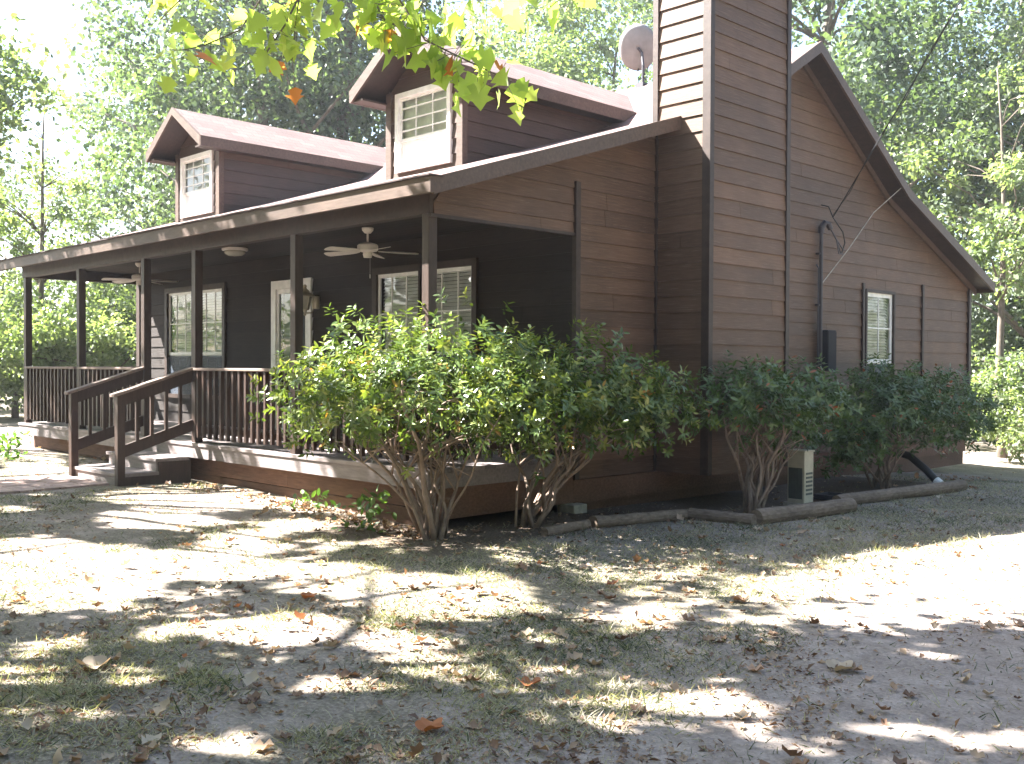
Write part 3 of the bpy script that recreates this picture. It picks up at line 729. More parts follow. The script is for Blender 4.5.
mb = MB(); pts = [(.05, 6.86, 2.66), (.12, 7.5, 3.2), (.2, 8.1, 3.78), (.29, 8.8, 4.22)]; mb.tube(pts, .007, 6)
o = mb.build('phone_wire', M['concrete']); tag(o, 'thin pale wire slanting from the conduit up to the roof edge', 'wire')
t = empty('utility_pole', (11.05, -3.35, 0), 'tall wooden utility pole holding the overhead cable', 'utility pole')
mb = MB(); mb.tube([(0, 0, -.3), (0, 0, 5), (0, 0, 10.6)], [.15, .13, .11], 12); mb.build('pole', M['bark'], t)
mb = MB(); mb.box(-.06, .06, -.9, .9, 9.9, 10.02); mb.build('crossarm', M['trim'], t)

# ------------------------------------------------------------------ bed: logs, utility cabinet, tray, drain pipe
def log(a, b, rad, label, name='log'):
    a = Vector((a[0], a[1], float(gz(a[0], a[1])) + rad * .72)); b = Vector((b[0], b[1], float(gz(b[0], b[1])) + rad * .72))
    n = 14; pts = [a.lerp(b, i / n) + Vector((random.uniform(-.006, .006), random.uniform(-.006, .006), random.uniform(-.004, .004))) for i in range(n + 1)]
    mb = MB(); mb.tube(pts, [rad * random.uniform(.94, 1.05) for _ in pts], 14)
    o = mb.build('border_log', M['log'], None, smooth=False); tag(o, label, 'log', 'logs edging the shrub bed')
log((.98, .45), (.93, 1.08), .045, 'thin dull log at the edge of the bed below the bright front shrub')
log((.94, 1.15), (1.0, 2.5), .06, 'grey log edging the bed in front of the bare house corner')
log((1.03, 2.52), (1.70, 2.66), .065, 'short pale log lying across below the chimney')
log((1.66, 2.74), (1.86, 4.28), .085, 'thick brown log with a pale cut end in front of the small cabinet')
log((1.52, 4.62), (1.93, 7.05), .075, 'long log at the driveway end of the bed below the far dark shrub')

t = empty('utility_cabinet', (1.17, 4.44, float(gz(1.17, 4.44)) + .03), 'beige metal cabinet with dark grille standing beside the chimney', 'cabinet'); t.scale = (.72, .62, .92)
mb = MB(); mb.box(-.15, .15, -.16, .16, 0, .62); mb.build('casing', M['beige'], t, .012)
mb = MB()
for k in range(9): mb.box(-.115 + k * .0255, -.105 + k * .0255, -.172, -.162, .06, .42)
mb.box(-.125, .115, -.1635, -.1615, .05, .43)
mb.build('grille', M['grille'], t)
mb = MB()
for k in range(6): mb.box(.152, .158, -.11, .11, .1 + k * .05, .125 + k * .05)
mb.build('louvre', M['grille'], t)
mb = MB(); mb.box(-.165, .165, -.175, .175, .62, .645); mb.build('lid', M['beige'], t, .006)
mb = MB(); mb.box(-.2, .2, -.2, .2, -.1, 0); mb.build('pad', M['concrete'], t)
t = empty('tray', (1.25, 5.05, float(gz(1.25, 5.05)) + .02), 'shallow dark tray on the bed beside the beige cabinet', 'tray')
mb = MB(); mb.box(-.16, .16, -.16, .16, 0, .012); mb.build('base', M['black'], t)
mb = MB()
for q in ((-.16, .16, -.16, -.145), (-.16, .16, .145, .16), (-.16, -.145, -.144, .144), (.145, .16, -.144, .144)): mb.box(*q, .013, .06)
mb.build('rim', M['metal'], t)
z0 = float(gz(1.6, 7.2))
mb = MB(); mb.tube([(.35, 7.35, z0 + .5), (.8, 7.3, z0 + .44), (1.15, 7.28, z0 + .36), (1.38, 7.25, z0 + .2), (1.55, 7.2, z0 + .06)], .05, 12)
t = empty('drain_pipe', (0, 0, 0), 'dark corrugated drain pipe drooping out from under the far shrub', 'drain pipe')
mb.build('pipe', M['black'], t, smooth=True); mb = MB(); mb.tube([(1.53, 7.206, z0 + .075), (1.6, 7.19, z0 + .03)], .056, 12); mb.build('end_collar', M['white'], t)

# walkway to the stairs
mb = MB(); y = -1.02; k = 0
while y > -7:
    for j in range(5):
        x0 = -5.85 + j * .25 ; zz = float(gz(-5.2, y - .12)) + .035
        mb.box(x0, x0 + .243, y - .243, y, zz - .1, zz + random.uniform(-.004, .004), tone=random.random())
    y -= .25
o = mb.build('path', M['paver'], None, .004); tag(o, 'pinkish paved walk leading to the porch steps', None, None, 'structure')

# ------------------------------------------------------------------ plants
LEAF6 = [(0, 0, 0), (.3, .22, .03), (.3, -.22, .03), (.68, .2, .02), (.68, -.2, .02), (1, 0, -.08), (.3, 0, -.02), (.68, 0, -.03)]
LF6 = [(0, 6, 1), (0, 2, 6), (6, 7, 3, 1), (2, 4, 7, 6), (7, 5, 3), (4, 5, 7)]
LEAF4 = [(0, 0, 0), (.5, .36, .06), (1, 0, -.05), (.5, -.36, .06)]
LF4 = [(0, 1, 2), (0, 2, 3)]

def shrub(base, lobes, nst, nsprig, mat, label, seed, leaf=.073, stem_spread=.35):
    """multi-stem shrub: stems fan out to sprigs; each sprig is a whorl of leaves"""
    global rng
    rng = np.random.default_rng(seed); random.seed(seed)
    bz = float(gz(base[0], base[1])) - .03
    t = empty('shrub', (base[0], base[1], bz), label, 'shrub')
    B = Vector((0, 0, 0)); ends = []
    ctr = []
    for (cx, cy, cz, rx, ry, rz, wgt) in lobes:
        n = int(nsprig * wgt); d = rdir(n); rad = rng.random(n) ** .42
        # lumpy shell
        lump = 1 + .22 * np.sin(d[:, 0] * 5 + cx * 3) * np.cos(d[:, 1] * 4 + d[:, 2] * 5) + .14 * rng.normal(size=n)
        p = d * rad[:, None] * lump[:, None] * np.array([rx, ry, rz]) + np.array([cx - base[0], cy - base[1], cz - bz])
        ctr.append((p, d))
    pts = np.concatenate([c[0] for c in ctr]); outd = np.concatenate([c[1] for c in ctr])
    ok = (pts[:, 2] > .25); pts, outd = pts[ok], outd[ok]
    # stems
    tips = []
    for k in range(nst):
        tgt = Vector(pts[random.randrange(len(pts))]); tgt.z *= random.uniform(.75, .95); tgt.x *= .8; tgt.y *= .8
        b0 = Vector((random.uniform(-.14, .14), random.uniform(-.14, .14), 0))
        n = 9; L = []
        for i in range(n + 1):
            s = i / n; p = b0.lerp(tgt, s); p.z = b0.z + (tgt.z - b0.z) * (s ** .8)
            p += Vector((math.sin(i * 1.3 + k) * .025, math.cos(i * 1.1 + k * 2) * .025, 0)); L.append(p)
        r0 = random.uniform(.013, .028)
        mb = MB(); mb.tube(L, [r0 * (1 - .72 * i / n) for i in range(n + 1)], 7, tone=random.random())
        for q in range(4):
            i = random.randint(4, n - 1); e = Vector(pts[random.randrange(len(pts))]); e = L[i] + (e - L[i]) * .55
            m_ = L[i].lerp(e, .5) + Vector((0, 0, .05)); mb.tube([L[i], m_, e], [r0 * .45, r0 * .3, r0 * .15], 5, tone=random.random())
        mb.build('stem', M['stem'], t, smooth=True)
    # leaves
    nl = 9; n = len(pts)
    sd_ = outd * .55 + np.array([0, 0, .55]) + rng.normal(size=(n, 3)) * .4; sd_ /= np.linalg.norm(sd_, axis=1, keepdims=True)
    pos = np.repeat(pts, nl, 0); ax_ = np.repeat(sd_, nl, 0); m = len(pos)
    tt = np.tile(np.arange(nl) / nl, n); pos = pos + ax_ * (tt * .10)[:, None]
    ang = np.tile(np.arange(nl) * 2.4, n) + np.repeat(rng.random(n) * 6.28, nl)
    e1 = np.cross(ax_, [.3, .2, .9]); e1 /= np.linalg.norm(e1, axis=1, keepdims=True); e2 = np.cross(ax_, e1)
    rd = e1 * np.cos(ang)[:, None] + e2 * np.sin(ang)[:, None]
    dirs = rd + ax_ * (.15 + tt * .7)[:, None] + np.array([0, 0, -.22]) + rng.normal(size=(m, 3)) * .15
    tone = np.clip(np.repeat(rng.normal(.44, .18, n), nl) + .28 * (tt - .3) + rng.normal(0, .1, m), 0, 1)
    size = leaf * rng.uniform(.7, 1.25, m)
    leafmesh('foliage', LEAF6, LF6, pos, dirs, ax_ + rng.normal(size=(m, 3)) * .2, size, tone, mat, t, width=size * .8)
    return t
shrub((.35, -.30), [(.1, -.35, 1.42, 1.15, 1.0, .55, .6), (-.45, -.7, 1.22, .75, .65, .42, .22), (.9, .1, 1.25, .7, .7, .5, .25)], 18, 1250, M['shrub'],
      'large bright green shrub with bare pale stems at the porch corner', 21)
shrub((.55, .75), [(.75, 1.05, 1.3, .75, .8, .55, .5), (.85, 1.9, 1.15, .6, .7, .42, .35)], 12, 1020, M['shrub'],
      'green shrub with arching stems against the bare wall between porch and chimney', 33)
shrub((1.25, 3.35), [(1.2, 3.35, 1.2, .5, .75, .42, .5), (1.35, 4.2, 1.15, .5, .7, .42, .4), (1.2, 3.9, .8, .4, .5, .3, .06)], 15, 640, M['shrub_red'],
      'leggy dark green shrub growing in front of the chimney', 45)
shrub((1.1, 6.6), [(1.1, 6.4, 1.0, .65, 1.0, .6, .45), (1.25, 7.3, 1.0, .65, .8, .55, .4), (1.0, 5.9, .6, .45, .6, .4, .15), (1.2, 8.55, .95, .6, .75, .5, .3)], 11, 1350, M['shrub_red'],
      'dense dark shrub below the gable window, farthest along the side wall', 57)

rng = np.random.default_rng(99); random.seed(99)
# small weeds by the porch end and along the skirting
def weed(x, y, h, n, label):
    z = float(gz(x, y)); t = empty('weed', (x, y, z), label, 'weed')
    pos = np.stack([rng.normal(0, .12, n), rng.normal(0, .12, n), rng.random(n) * h], -1); d = rdir(n) + np.array([0, 0, .5])
    leafmesh('foliage', LEAF6, LF6, pos, d, rdir(n) + np.array([0, 0, 1.]), np.full(n, .09), rng.random(n), M['weed'], t)
weed(-8.9, -1.0, .32, 90, 'low green weed clump near the far end of the porch deck'); weed(-8.2, -.9, .38, 110, 'taller pale weed clump between the steps and the far deck end')
weed(-.45, -.42, .35, 70, 'small weed sprig against the porch skirting left of the front shrub')
weed(-1.6, -.25, .2, 40, 'tiny weed under the deck edge beside fallen leaves')

# ---- trees
def treemesh_parts(seed, H, cr, cz, nclump, per, leaf, trunk_r, fork=.35, squash=.8, zlow=.3):
    """returns (trunk MB, leaf arrays)"""
    rs = np.random.default_rng(seed); rd_ = random.Random(seed)
    d = rs.normal(size=(nclump, 3)); d /= np.linalg.norm(d, axis=1, keepdims=True)
    rad = rs.random(nclump) ** .4
    c = d * rad[:, None] * np.array([cr, cr, (H - cz) * 1.0]) ; c[:, 2] = np.where(c[:, 2] < 0, c[:, 2] * (cz - H * zlow) / (H - cz), c[:, 2]) + cz
    mb = MB(); lean = Vector((rd_.uniform(-.6, .6), rd_.uniform(-.6, .6), 0))
    tr = [Vector((0, 0, -.3)), Vector((0, 0, .3))] + [lean * (s * s) + Vector((math.sin(s * 5 + seed) * .12, math.cos(s * 4) * .12, H * .9 * s)) for s in (.12, .25, .4, .55, .7, .85, 1)]
    rr = [trunk_r * 1.3, trunk_r] + [trunk_r * (1 - .88 * s) for s in (.12, .25, .4, .55, .7, .85, 1)]
    mb.tube(tr, rr, 10)
    for k in range(min(nclump, 26)):
        e = Vector(c[k]); z = max(H * .18, e.z - (Vector((e.x, e.y, 0)).length) * .7); s = min(1, max(.12, z / (H * .9)))
        i = min(range(2, len(tr)), key=lambda q: abs(tr[q].z - z)); b0 = tr[i]; m_ = b0.lerp(e, .5) + Vector((rd_.uniform(-.3, .3), rd_.uniform(-.3, .3), .25))
        r0 = rr[i] * .5; mb.tube([b0, b0.lerp(m_, .5) + Vector((0, 0, .1)), m_, e], [r0, r0 * .75, r0 * .5, .02], 6)
    n = nclump * per; cl = np.repeat(c, per, 0); crr = np.repeat(rs.uniform(.5, 1.15, nclump) * cr * .27, per)
    q = rs.normal(size=(n, 3)); q /= np.linalg.norm(q, axis=1, keepdims=True)
    pos = cl + q * (rs.random(n) ** .5 * crr)[:, None] * np.array([1, 1, squash])
    dirs = q * .5 + rs.normal(size=(n, 3)) * .6 + np.array([0, 0, -.35]); nr = rs.normal(size=(n, 3)) * .6 + np.array([0, 0, 1.0])
    tone = np.clip(np.repeat(rs.normal(.5, .18, nclump), per) + rs.normal(0, .15, n), 0, 1)
    return mb, pos, dirs, nr, leaf * rs.uniform(.7, 1.3, n), tone

protos = {}
def proto(key, mat, **kw):
    mb, pos, d, nr, sz, tone = treemesh_parts(**kw)
    tr = mb.build('trunk', M['bark'], smooth=True); cr = leafmesh('crown', LEAF4, LF4, pos, d, nr, sz, tone, mat)
    col.objects.unlink(tr); col.objects.unlink(cr); protos[key] = (tr, cr)
proto('oak', M['tree_blue'], seed=1, H=15, cr=4.6, cz=9.5, nclump=80, per=260, leaf=.165, trunk_r=.28)
proto('oak2', M['tree_blue'], seed=2, H=16, cr=5.0, cz=10, nclump=82, per=260, leaf=.165, trunk_r=.3)
proto('mid', M['tree'], seed=3, H=13, cr=4.2, cz=8, nclump=72, per=240, leaf=.16, trunk_r=.22, zlow=.2)
proto('pale', M['tree_pale'], seed=4, H=14, cr=4.4, cz=8.5, nclump=66, per=240, leaf=.16, trunk_r=.2, zlow=.2)
proto('slim', M['tree_pale'], seed=5, H=11, cr=2.6, cz=7, nclump=32, per=150, leaf=.15, trunk_r=.12, zlow=.3)
proto('bush', M['tree_pale'], seed=6, H=3.2, cr=2.2, cz=1.5, nclump=45, per=170, leaf=.115, trunk_r=.08, zlow=.05)
proto('darkbush', M['tree'], seed=7, H=4.2, cr=2.4, cz=2, nclump=50, per=170, leaf=.12, trunk_r=.1, zlow=.05)
used = {}
CP = np.array([7.22, -6.07]); Fv = np.array([-.714, .70]); Rv = np.array([.70, .714])
def tree(kind, px, D, s, rz, label, name='tree', cat='tree', group='trees of the woods around the house', sz=1.):
    a, b = protos[kind]; t_ = (px - 512) / 1033
    x, y = CP + D * (Fv + t_ * Rv)
    return tree_at(kind, x, y, s, rz, label, name, cat, group, sz)
def tree_at(kind, x, y, s, rz, label, name='tree', cat='tree', group='trees of the woods around the house', sz=1.):
    a, b = protos[kind]
    t = empty(name, (x, y, float(gz(x, y))), label, cat, group); t.rotation_euler.z = rz; t.scale = (s, s, s * sz)
    for o in (a, b):
        c = o.copy(); col.objects.link(c); c.parent = t
    return t
# left: beyond the porch end
tree('slim', 38, 27, .85, .4, 'thin young tree with a dark straight trunk against the white sky, beyond the porch end')
tree('pale', -95, 36, .9, 1.0, 'pale tree at the edge of the woods, outermost beyond the porch end')
tree('pale', 150, 42, .95, 2.0, 'pale green tree rising beyond the far dormer, beside the bright sky gap')
tree('oak', 205, 33, 1.0, .3, 'leafy tree whose crown stands directly behind the far dormer')
tree('oak2', 265, 29, 1.05, 2.2, 'dark oak between the two dormers with its limbs showing')
tree('oak', 335, 30, 1.12, 4.0, 'dark oak right behind the peak of the dormer nearer the chimney')
tree('mid', 415, 36, .85, 1.4, 'tree behind the middle of the roof partly veiled by the hanging branch')
tree('pale', 520, 40, 1.12, .2, 'sunlit pale tree low above the nearer dormer roof')
tree('pale', 600, 38, 1.12, 3.1, 'sunlit pale tree beside the satellite dish, in the bright gap')
tree('pale', 655, 37, 1.1, 5.0, 'tree directly behind the satellite dish and chimney')
# right: beyond the gable
tree('oak2', 822, 27, 1.0, 1.2, 'big oak just behind the roof peak beside the chimney')
tree('oak', 868, 33, .98, 2.9, 'oak whose crown fills the view above the back slope of the roof')
tree('oak2', 1018, 30, .9, 4.4, 'large oak beyond the back corner of the house, behind the slim pale trunk')
tree('mid', 1040, 24, .8, .8, 'shorter green tree beyond the driveway bend')
tree('oak', 1110, 28, 1., 3.3, 'oak farthest along the driveway side of the woods')
tree('slim', 1003, 21, .8, 2.0, 'slim tree with a pale upright trunk near the back corner of the house')
# understory
for i, (px, D, s, k, lab) in enumerate([
    (-40, 24, 1.0, 'bush', 'bright bush at the edge of the lawn, outermost beyond the porch end'), (15, 25, 1.0, 'bush', 'bright yellow green bush seen just outside the end post of the porch'),
    (62, 26, 1.05, 'bush', 'bright yellow green bush seen between the end post and the second post'), (108, 26, 1.0, 'bush', 'bright bush seen through the porch next to the house wall'),
    (150, 29, 1.1, 'darkbush', 'darker bush mostly hidden behind the porch wall'), (-5, 30, 1.2, 'darkbush', 'dark green bush in the shade behind the bright ones'),
    (85, 33, 1.2, 'darkbush', 'dark tall bush in the second row seen through the porch'),
    (1012, 22, .8, 'bush', 'sunlit bush at the back of the driveway beside the back corner of the house'), (1050, 20, .7, 'bush', 'low bush at the outer side of the driveway'),
    (985, 28, 1.0, 'darkbush', 'dark bush behind the slim pale trunk near the back corner'), (1030, 30, 1.1, 'darkbush', 'dark bush farther back along the driveway'), (940, 33, 1.2, 'darkbush', 'dark bush hidden behind the side shrub and the house')]):
    tree(k, px, D, s, i * 1.7, lab, 'bush', 'bush', 'bushes at the edge of the woods')
# far woods, and an unseen nearer ring added to block sky light: one mass
n = 55000; th = rng.uniform(R(-75), R(75), n); D = rng.uniform(48, 75, n)
ang = math.atan2(Fv[1], Fv[0]) + th; px_ = CP[0] + D * np.cos(ang); py_ = CP[1] + D * np.sin(ang)
top = 2.0 + 5 * fbm(th * 9 + 3, D * .05, 3); hz = rng.random(n) ** 1.1 * top
m = 30000; th2 = rng.uniform(R(-152), R(62), m); D2 = rng.uniform(19, 27, m) * np.where(th2 < R(-110), 1.25, 1.0)
px_ = np.concatenate([px_, 2 + D2 * np.cos(th2)]); py_ = np.concatenate([py_, D2 * np.sin(th2)]); hz = np.concatenate([hz, rng.random(m) * (9 + 7 * fbm(th2 * 4, th2 * 0, 3))])
th = np.concatenate([th, th2]); n += m
pos = np.stack([px_, py_, hz], -1)
o = leafmesh('woods', LEAF4, LF4, pos, rdir(n), rdir(n) + np.array([0, 0, .6]), np.where(np.arange(n) < 55000, rng.uniform(.28, .5, n), rng.uniform(.5, 1., n)), np.clip(.5 + .4 * (fbm(th * 30, hz, 2) - .5) + rng.normal(0, .15, n), 0, 1), M['tree']); tag(o, 'far-off woods closing the view between the trees, plus an added unseen ring blocking the sky', None, None, 'stuff')

# ---- shade trees standing in the front yard, outside the picture
LIT = [(1.3, .35, .9, .1, -.1, .75), (2.3, .2, .35, 0, 0, .5), (.3, -.1, .5, .1, -.1, .3), (-0.57,-3.11,0.43,0.46,-0.99,0.37),(0.84,-3.23,0.11,0.12,-0.26,0.12),(0.52,-3.69,0.15,0.15,-0.19,0.07),(1.88,-2.83,0.32,0.34,-0.29,0.17),(1.33,-3.89,0.11,0.12,-0.21,0.08),(2.26,-3.18,0.06,0.06,-0.09,0.05),(1.99,-3.92,0.07,0.07,-0.12,0.05),(2.99,-3.31,0.15,0.16,-0.16,0.1),(2.75,-4.07,0.09,0.09,-0.09,0.04),(3.37,-4.07,0.12,0.13,-0.17,0.09),(1.17,-2.07,0.18,0.2,-0.16,0.11),(0.21,-2.07,0.22,0.24,-0.31,0.18),(1.91,-1.6,0.42,0.44,-0.47,0.39),(2.41,-2.51,0.11,0.12,-0.22,0.16),(2.97,-2.63,0.15,0.15,-0.22,0.18),(3.36,-3.19,0.1,0.1,-0.14,0.1),(4.18,-2.5,0.25,0.26,-0.13,0.15),(3.22,-1.06,0.18,0.19,-0.19,0.24),(3.88,-3.61,0.07,0.07,-0.1,0.07),(3.65,-2.64,0.08,0.08,-0.1,0.1),(4.47,-1.98,0.16,0.17,-0.2,0.3),(4.04,0.94,0.6,0.64,-0.44,0.96),(4.28,1.94,0.31,0.33,-0.41,1.1),(4.76,-0.54,0.15,0.16,-0.07,0.16),(4.99,-1.97,0.06,0.06,-0.04,0.07),(5.18,-1.86,0.12,0.13,-0.05,0.09),(5.2,-2.31,0.04,0.04,-0.03,0.06),(5.56,-1.73,0.12,0.13,-0.06,0.16),(4.98,-1.6,0.08,0.08,-0.04,0.08),(-3.18,-0.78,0.51,0.55,-0.73,0.37),(-2.15,-1.61,0.35,0.37,-0.46,0.22),(-0.63,-2.79,0.52,0.56,-0.63,0.26),(-3.01,-0.48,0.29,0.32,-0.8,0.43),(-0.66,-1.61,0.23,0.25,-0.57,0.32),(0.81,-1.7,0.29,0.31,-0.25,0.17),(-9.65,-0.04,0.37,0.42,-2.82,1.01),(-6.24,-0.96,0.51,0.56,-0.67,0.25),(-1.88,0.17,0.32,0.35,-0.5,0.34),(-1.08,-0.71,0.25,0.27,-0.3,0.2),(-3.49,-2.4,0.13,0.14,-0.41,0.14),(2.05,-3.65,0.04,0.05,-0.09,0.04),(3.26,-1.8,0.05,0.06,-0.07,0.08),(3.89,-1.43,0.07,0.07,-0.06,0.08),(4.04,-0.97,0.06,0.07,-0.06,0.09),(3.96,-3.23,0.06,0.06,-0.05,0.05),(4.4,-3.02,0.06,0.06,-0.04,0.05),(3.12,-0.48,0.09,0.1,-0.11,0.14),(2.84,-4.57,0.05,0.05,-0.09,0.03),(2.65,-4.34,0.04,0.04,-0.06,0.02)]
sunv = np.array(SUN)
def lit(px, py):
    """chosen sun patches to carve out of the crowns, as ground ellipses (centre, half axes)"""
    wx = px + .16 * (fbm(px * 2.3 + 5, py * 2.3) - .5) * 2; wy = py + .16 * (fbm(px * 2.3 + 50, py * 2.3 + 20) - .5) * 2
    m = np.zeros(px.shape, bool)
    for cx, cy, ax_, ay_, bx_, by_ in LIT:
        det = ax_ * by_ - ay_ * bx_; dx = wx - cx; dy = wy - cy
        u_ = (dx * by_ - dy * bx_) / det; v_ = (ax_ * dy - ay_ * dx) / det
        m |= (u_ * u_ + v_ * v_) < 1.5
    m |= (fbm(px * 2.6 + 9, py * 2.6 + 31, 3) > .63) & (py < -.2 + .25 * np.abs(px))
    m |= (fbm(px * 1.9 + 19, py * 1.9 + 71, 3) > .585) & (py > -.4)
    return m
SYC = [(0, 0, 0), (.18, .42, .04), (.45, .26, 0), (.52, .55, .1), (.68, .24, .02), (1, 0, -.1), (.68, -.24, .02), (.52, -.55, .1), (.45, -.26, 0), (.18, -.42, .04), (.5, 0, -.04)]
SYF = [(0, 10, 2, 1), (2, 10, 4, 3), (10, 5, 4), (10, 6, 5), (10, 8, 7, 6), (0, 9, 8, 10)]
def shade_tree(base, c, r_, n, label, mat, seed, leaf=.17, H=10.5):
    global rng
    rng = np.random.default_rng(seed); random.seed(seed)
    bz = float(gz(*base)); t = empty('sycamore_tree', (base[0], base[1], bz), label, 'tree'); B = np.array([base[0], base[1], bz])
    nc = 150; d = rdir(nc); cc_ = np.array(c) + d * (rng.random(nc) ** .4)[:, None] * np.array(r_)
    k = rng.integers(0, nc, n); q = rdir(n); pos = cc_[k] + q * (rng.random(n) ** .5 * .85)[:, None]
    tg = (pos[:, 2] - .05) / sunv[2]; gxp = pos[:, 0] - sunv[0] * tg; gyp = pos[:, 1] - sunv[1] * tg
    keep = ~lit(gxp, gyp);  # leaves cut away so sunlight lands in the chosen ground patches
    # out of the lens's way
    rel = pos[:, :2] - CP; dep = rel @ Fv; rt = rel @ Rv
    pos = pos[keep]; q = q[keep]; n = len(pos)
    leafmesh('crown', LEAF4, LF4, pos - B, q * .4 + rng.normal(size=(n, 3)) * .5, rng.normal(size=(n, 3)) * .45 + np.array([-.3, -.1, 1.]), leaf * rng.uniform(.7, 1.3, n), np.clip(rng.normal(.4, .2, n), 0, .9), mat, t)
    mb = MB(); C_ = Vector(c) - Vector(B); C_.z += .6
    tr = [Vector((0, 0, -.3)), Vector((0, 0, .4)), Vector((C_.x * .08, C_.y * .08, 2.2)), Vector((C_.x * .3, C_.y * .3, 4.4)), Vector((C_.x * .7, C_.y * .7, C_.z * .85)), C_ + Vector((0, 0, 1.0))]
    mb.tube(tr, [.34, .25, .21, .18, .12, .04], 12)
    for e in cc_[:22]:
        e = Vector(e) - Vector(B); b0 = tr[random.choice((2, 3, 3, 4))]; m_ = b0.lerp(e, .55) + Vector((0, 0, .2)); mb.tube([b0, m_, e], [.08, .05, .015], 7)
    mb.build('trunk', M['bark'], t, smooth=True)
    return t, B
T1, B1 = shade_tree((-3.4, -8.6), (-2.4, -6.3, 7.4), (5.2, 3.6, 2.3), 26000, 'sycamore whose low branch of yellow green leaves hangs across the top of the view', M['sycamore'], 11)
shade_tree((-11, -8.0), (-9.7, -5.2, 7.6), (4.7, 3.8, 2.1), 23000, 'shade tree in the front yard off the porch steps', M['tree'], 12)
shade_tree((-19.5, -.6), (-17.6, .6, 7.5), (2.2, 2.2, 2.0), 8000, 'shade tree beyond the far porch end whose crown edges into view', M['tree_pale'], 13)
shade_tree((1.5, -12.0), (.3, -9.6, 7.6), (4.0, 3.0, 2.3), 13000, 'shade tree behind the viewer beside the drive', M['tree'], 14)

shade_tree((-19.0, -5.5), (-15.8, -4.2, 7.4), (3.3, 2.4, 2.2), 11000, 'shade tree out past the far end of the front walk', M['tree'], 15)
# the low sycamore branch that hangs into the view: part of the first tree
rng = np.random.default_rng(5); random.seed(5)
def W(px, py, D):
    v = f + r * ((px - 512) / 1033) + u * ((382 - py) / 1033); return Vector((7.22, -6.07, 1.55)) + v * D
TW = [([(1.147,-1.912,4.512),(0.947,-2.266,4.16),(0.898,-2.468,3.817),(0.826,-2.687,3.683),(0.827,-2.83,3.619)],26),([(1.363,-1.979,4.43),(1.265,-2.231,4.053),(1.332,-2.312,3.754),(1.321,-2.328,3.543)],26),([(1.744,-2.167,4.202),(1.524,-2.398,3.913),(1.547,-2.522,3.688),(1.462,-2.614,3.498)],24),([(1.716,-1.908,4.283),(1.813,-1.817,3.954),(2.01,-1.766,3.66),(2.216,-1.558,3.519),(2.409,-1.365,3.39)],60),([(1.28,-1.489,4.596),(1.535,-1.236,4.239),(1.811,-1.1,4.134),(2.177,-0.869,4.135),(2.422,-0.621,4.101)],24),([(0.641,-1.565,4.759),(0.169,-2.052,4.529),(-0.093,-2.323,4.376),(-0.153,-2.533,4.116)],20),([(1.543,-1.943,4.256),(1.593,-1.897,4.022),(1.746,-1.888,3.822),(1.816,-1.818,3.77)],40)]
mbb = MB(); LP = []; LD = []; LS = []; LT = []
root = Vector((-1.2, -5.6, 6.2)); hub = Vector((0.6, -3.0, 5.0))
mbb.tube([root, root.lerp(hub, .5) + Vector((0, 0, .25)), hub], [.05, .035, .02], 8)
for tw, nlv in TW:
    pts = [Vector(p) for p in tw]; start = hub.lerp(pts[0], .15) if (pts[0] - hub).length > .3 else hub
    mbb.tube([hub, hub.lerp(pts[0], .5) + Vector((0, 0, .06))] + pts, [.012, .010] + [.008 - .005 * i / len(pts) for i in range(len(pts))], 6)
    for k in range(nlv):
        s = random.random() ** .8 * (len(pts) - 1); i = min(int(s), len(pts) - 2); p = pts[i].lerp(pts[i + 1], s - i)
        o_ = Vector((random.gauss(0, .10), random.gauss(0, .10), random.gauss(-.02, .07)))
        LP.append(p + o_); dv = o_.normalized() * .6 + Vector((random.gauss(0, .4), random.gauss(0, .4), -.55)); LD.append(dv); LS.append(random.uniform(.11, .2)); LT.append(random.choice((.96, 1)) if random.random() < .02 else min(.9, max(0, random.gauss(.45, .2))))
        mbb.tube([p, p + o_], .0022, 4)
LP = np.array([tuple(p) for p in LP]); LD = np.array([tuple(p) for p in LD]); nn = len(LP)
mbb.v = [tuple(np.array(v) - B1) for v in mbb.v]
mbb.build('branch', M['bark'], T1)
leafmesh('branch_leaves', SYC, SYF, LP - B1, LD, rng.normal(size=(nn, 3)) * .5 + np.array([-.55, -.25, .55]), np.array(LS), np.array(LT), M['sycamore'], T1)

# ------------------------------------------------------------------ lawn cover
rng = np.random.default_rng(77); random.seed(77)
def scatter(n, near=3.2, far=15, bias=1.0):
    D = near * (far / near) ** (rng.random(n) ** bias); t_ = rng.uniform(-.58, .58, n)
    return CP[0] + D * (Fv[0] + t_ * Rv[0]), CP[1] + D * (Fv[1] + t_ * Rv[1])
x, y = scatter(330000)
indeck = (x > -10.3) & (x < .05) & (y > -.1)
inhouse = (x > -10.3) & (x < .05) & (y > -.1) | ((x > -.1) & (x < .8) & (y > 3.2) & (y < 4.9)) | ((x > -6) & (x < -4.3) & (y < .2) & (y > -8))
dens = .95 * sstep(.41, .61, fbm(x * .55 + 3, y * .55, 3) * .55 + fbm(x * 2.2, y * 2.2, 3) * .45)
dens = dens * drive(x, y) * (1 - .93 * bed(x, y)); dens = np.maximum(dens, .03 * (1 - bed(x, y)))
dens = np.maximum(dens, 1.0 * sstep(1.0, 1.5, x) * sstep(-.6, .6, y) * drive(x, y) * (1 - bed(x, y)))
k = (~inhouse) & (rng.random(len(x)) < dens); x, y = x[k], y[k]; n = len(x); z = gz(x, y)
green = fbm(x * 1.1 + 40, y * 1.1 + 11, 3)
tone = np.where(rng.random(n) < sstep(.38, .68, green) * .62 + .10, rng.uniform(0, .5, n), rng.uniform(.55, 1, n))
pos = np.stack([x, y, z - .006], -1); d = rdir(n) * np.array([.9, .9, .22]) + np.array([0, 0, .5]) * rng.random((n, 1)) * 1.35
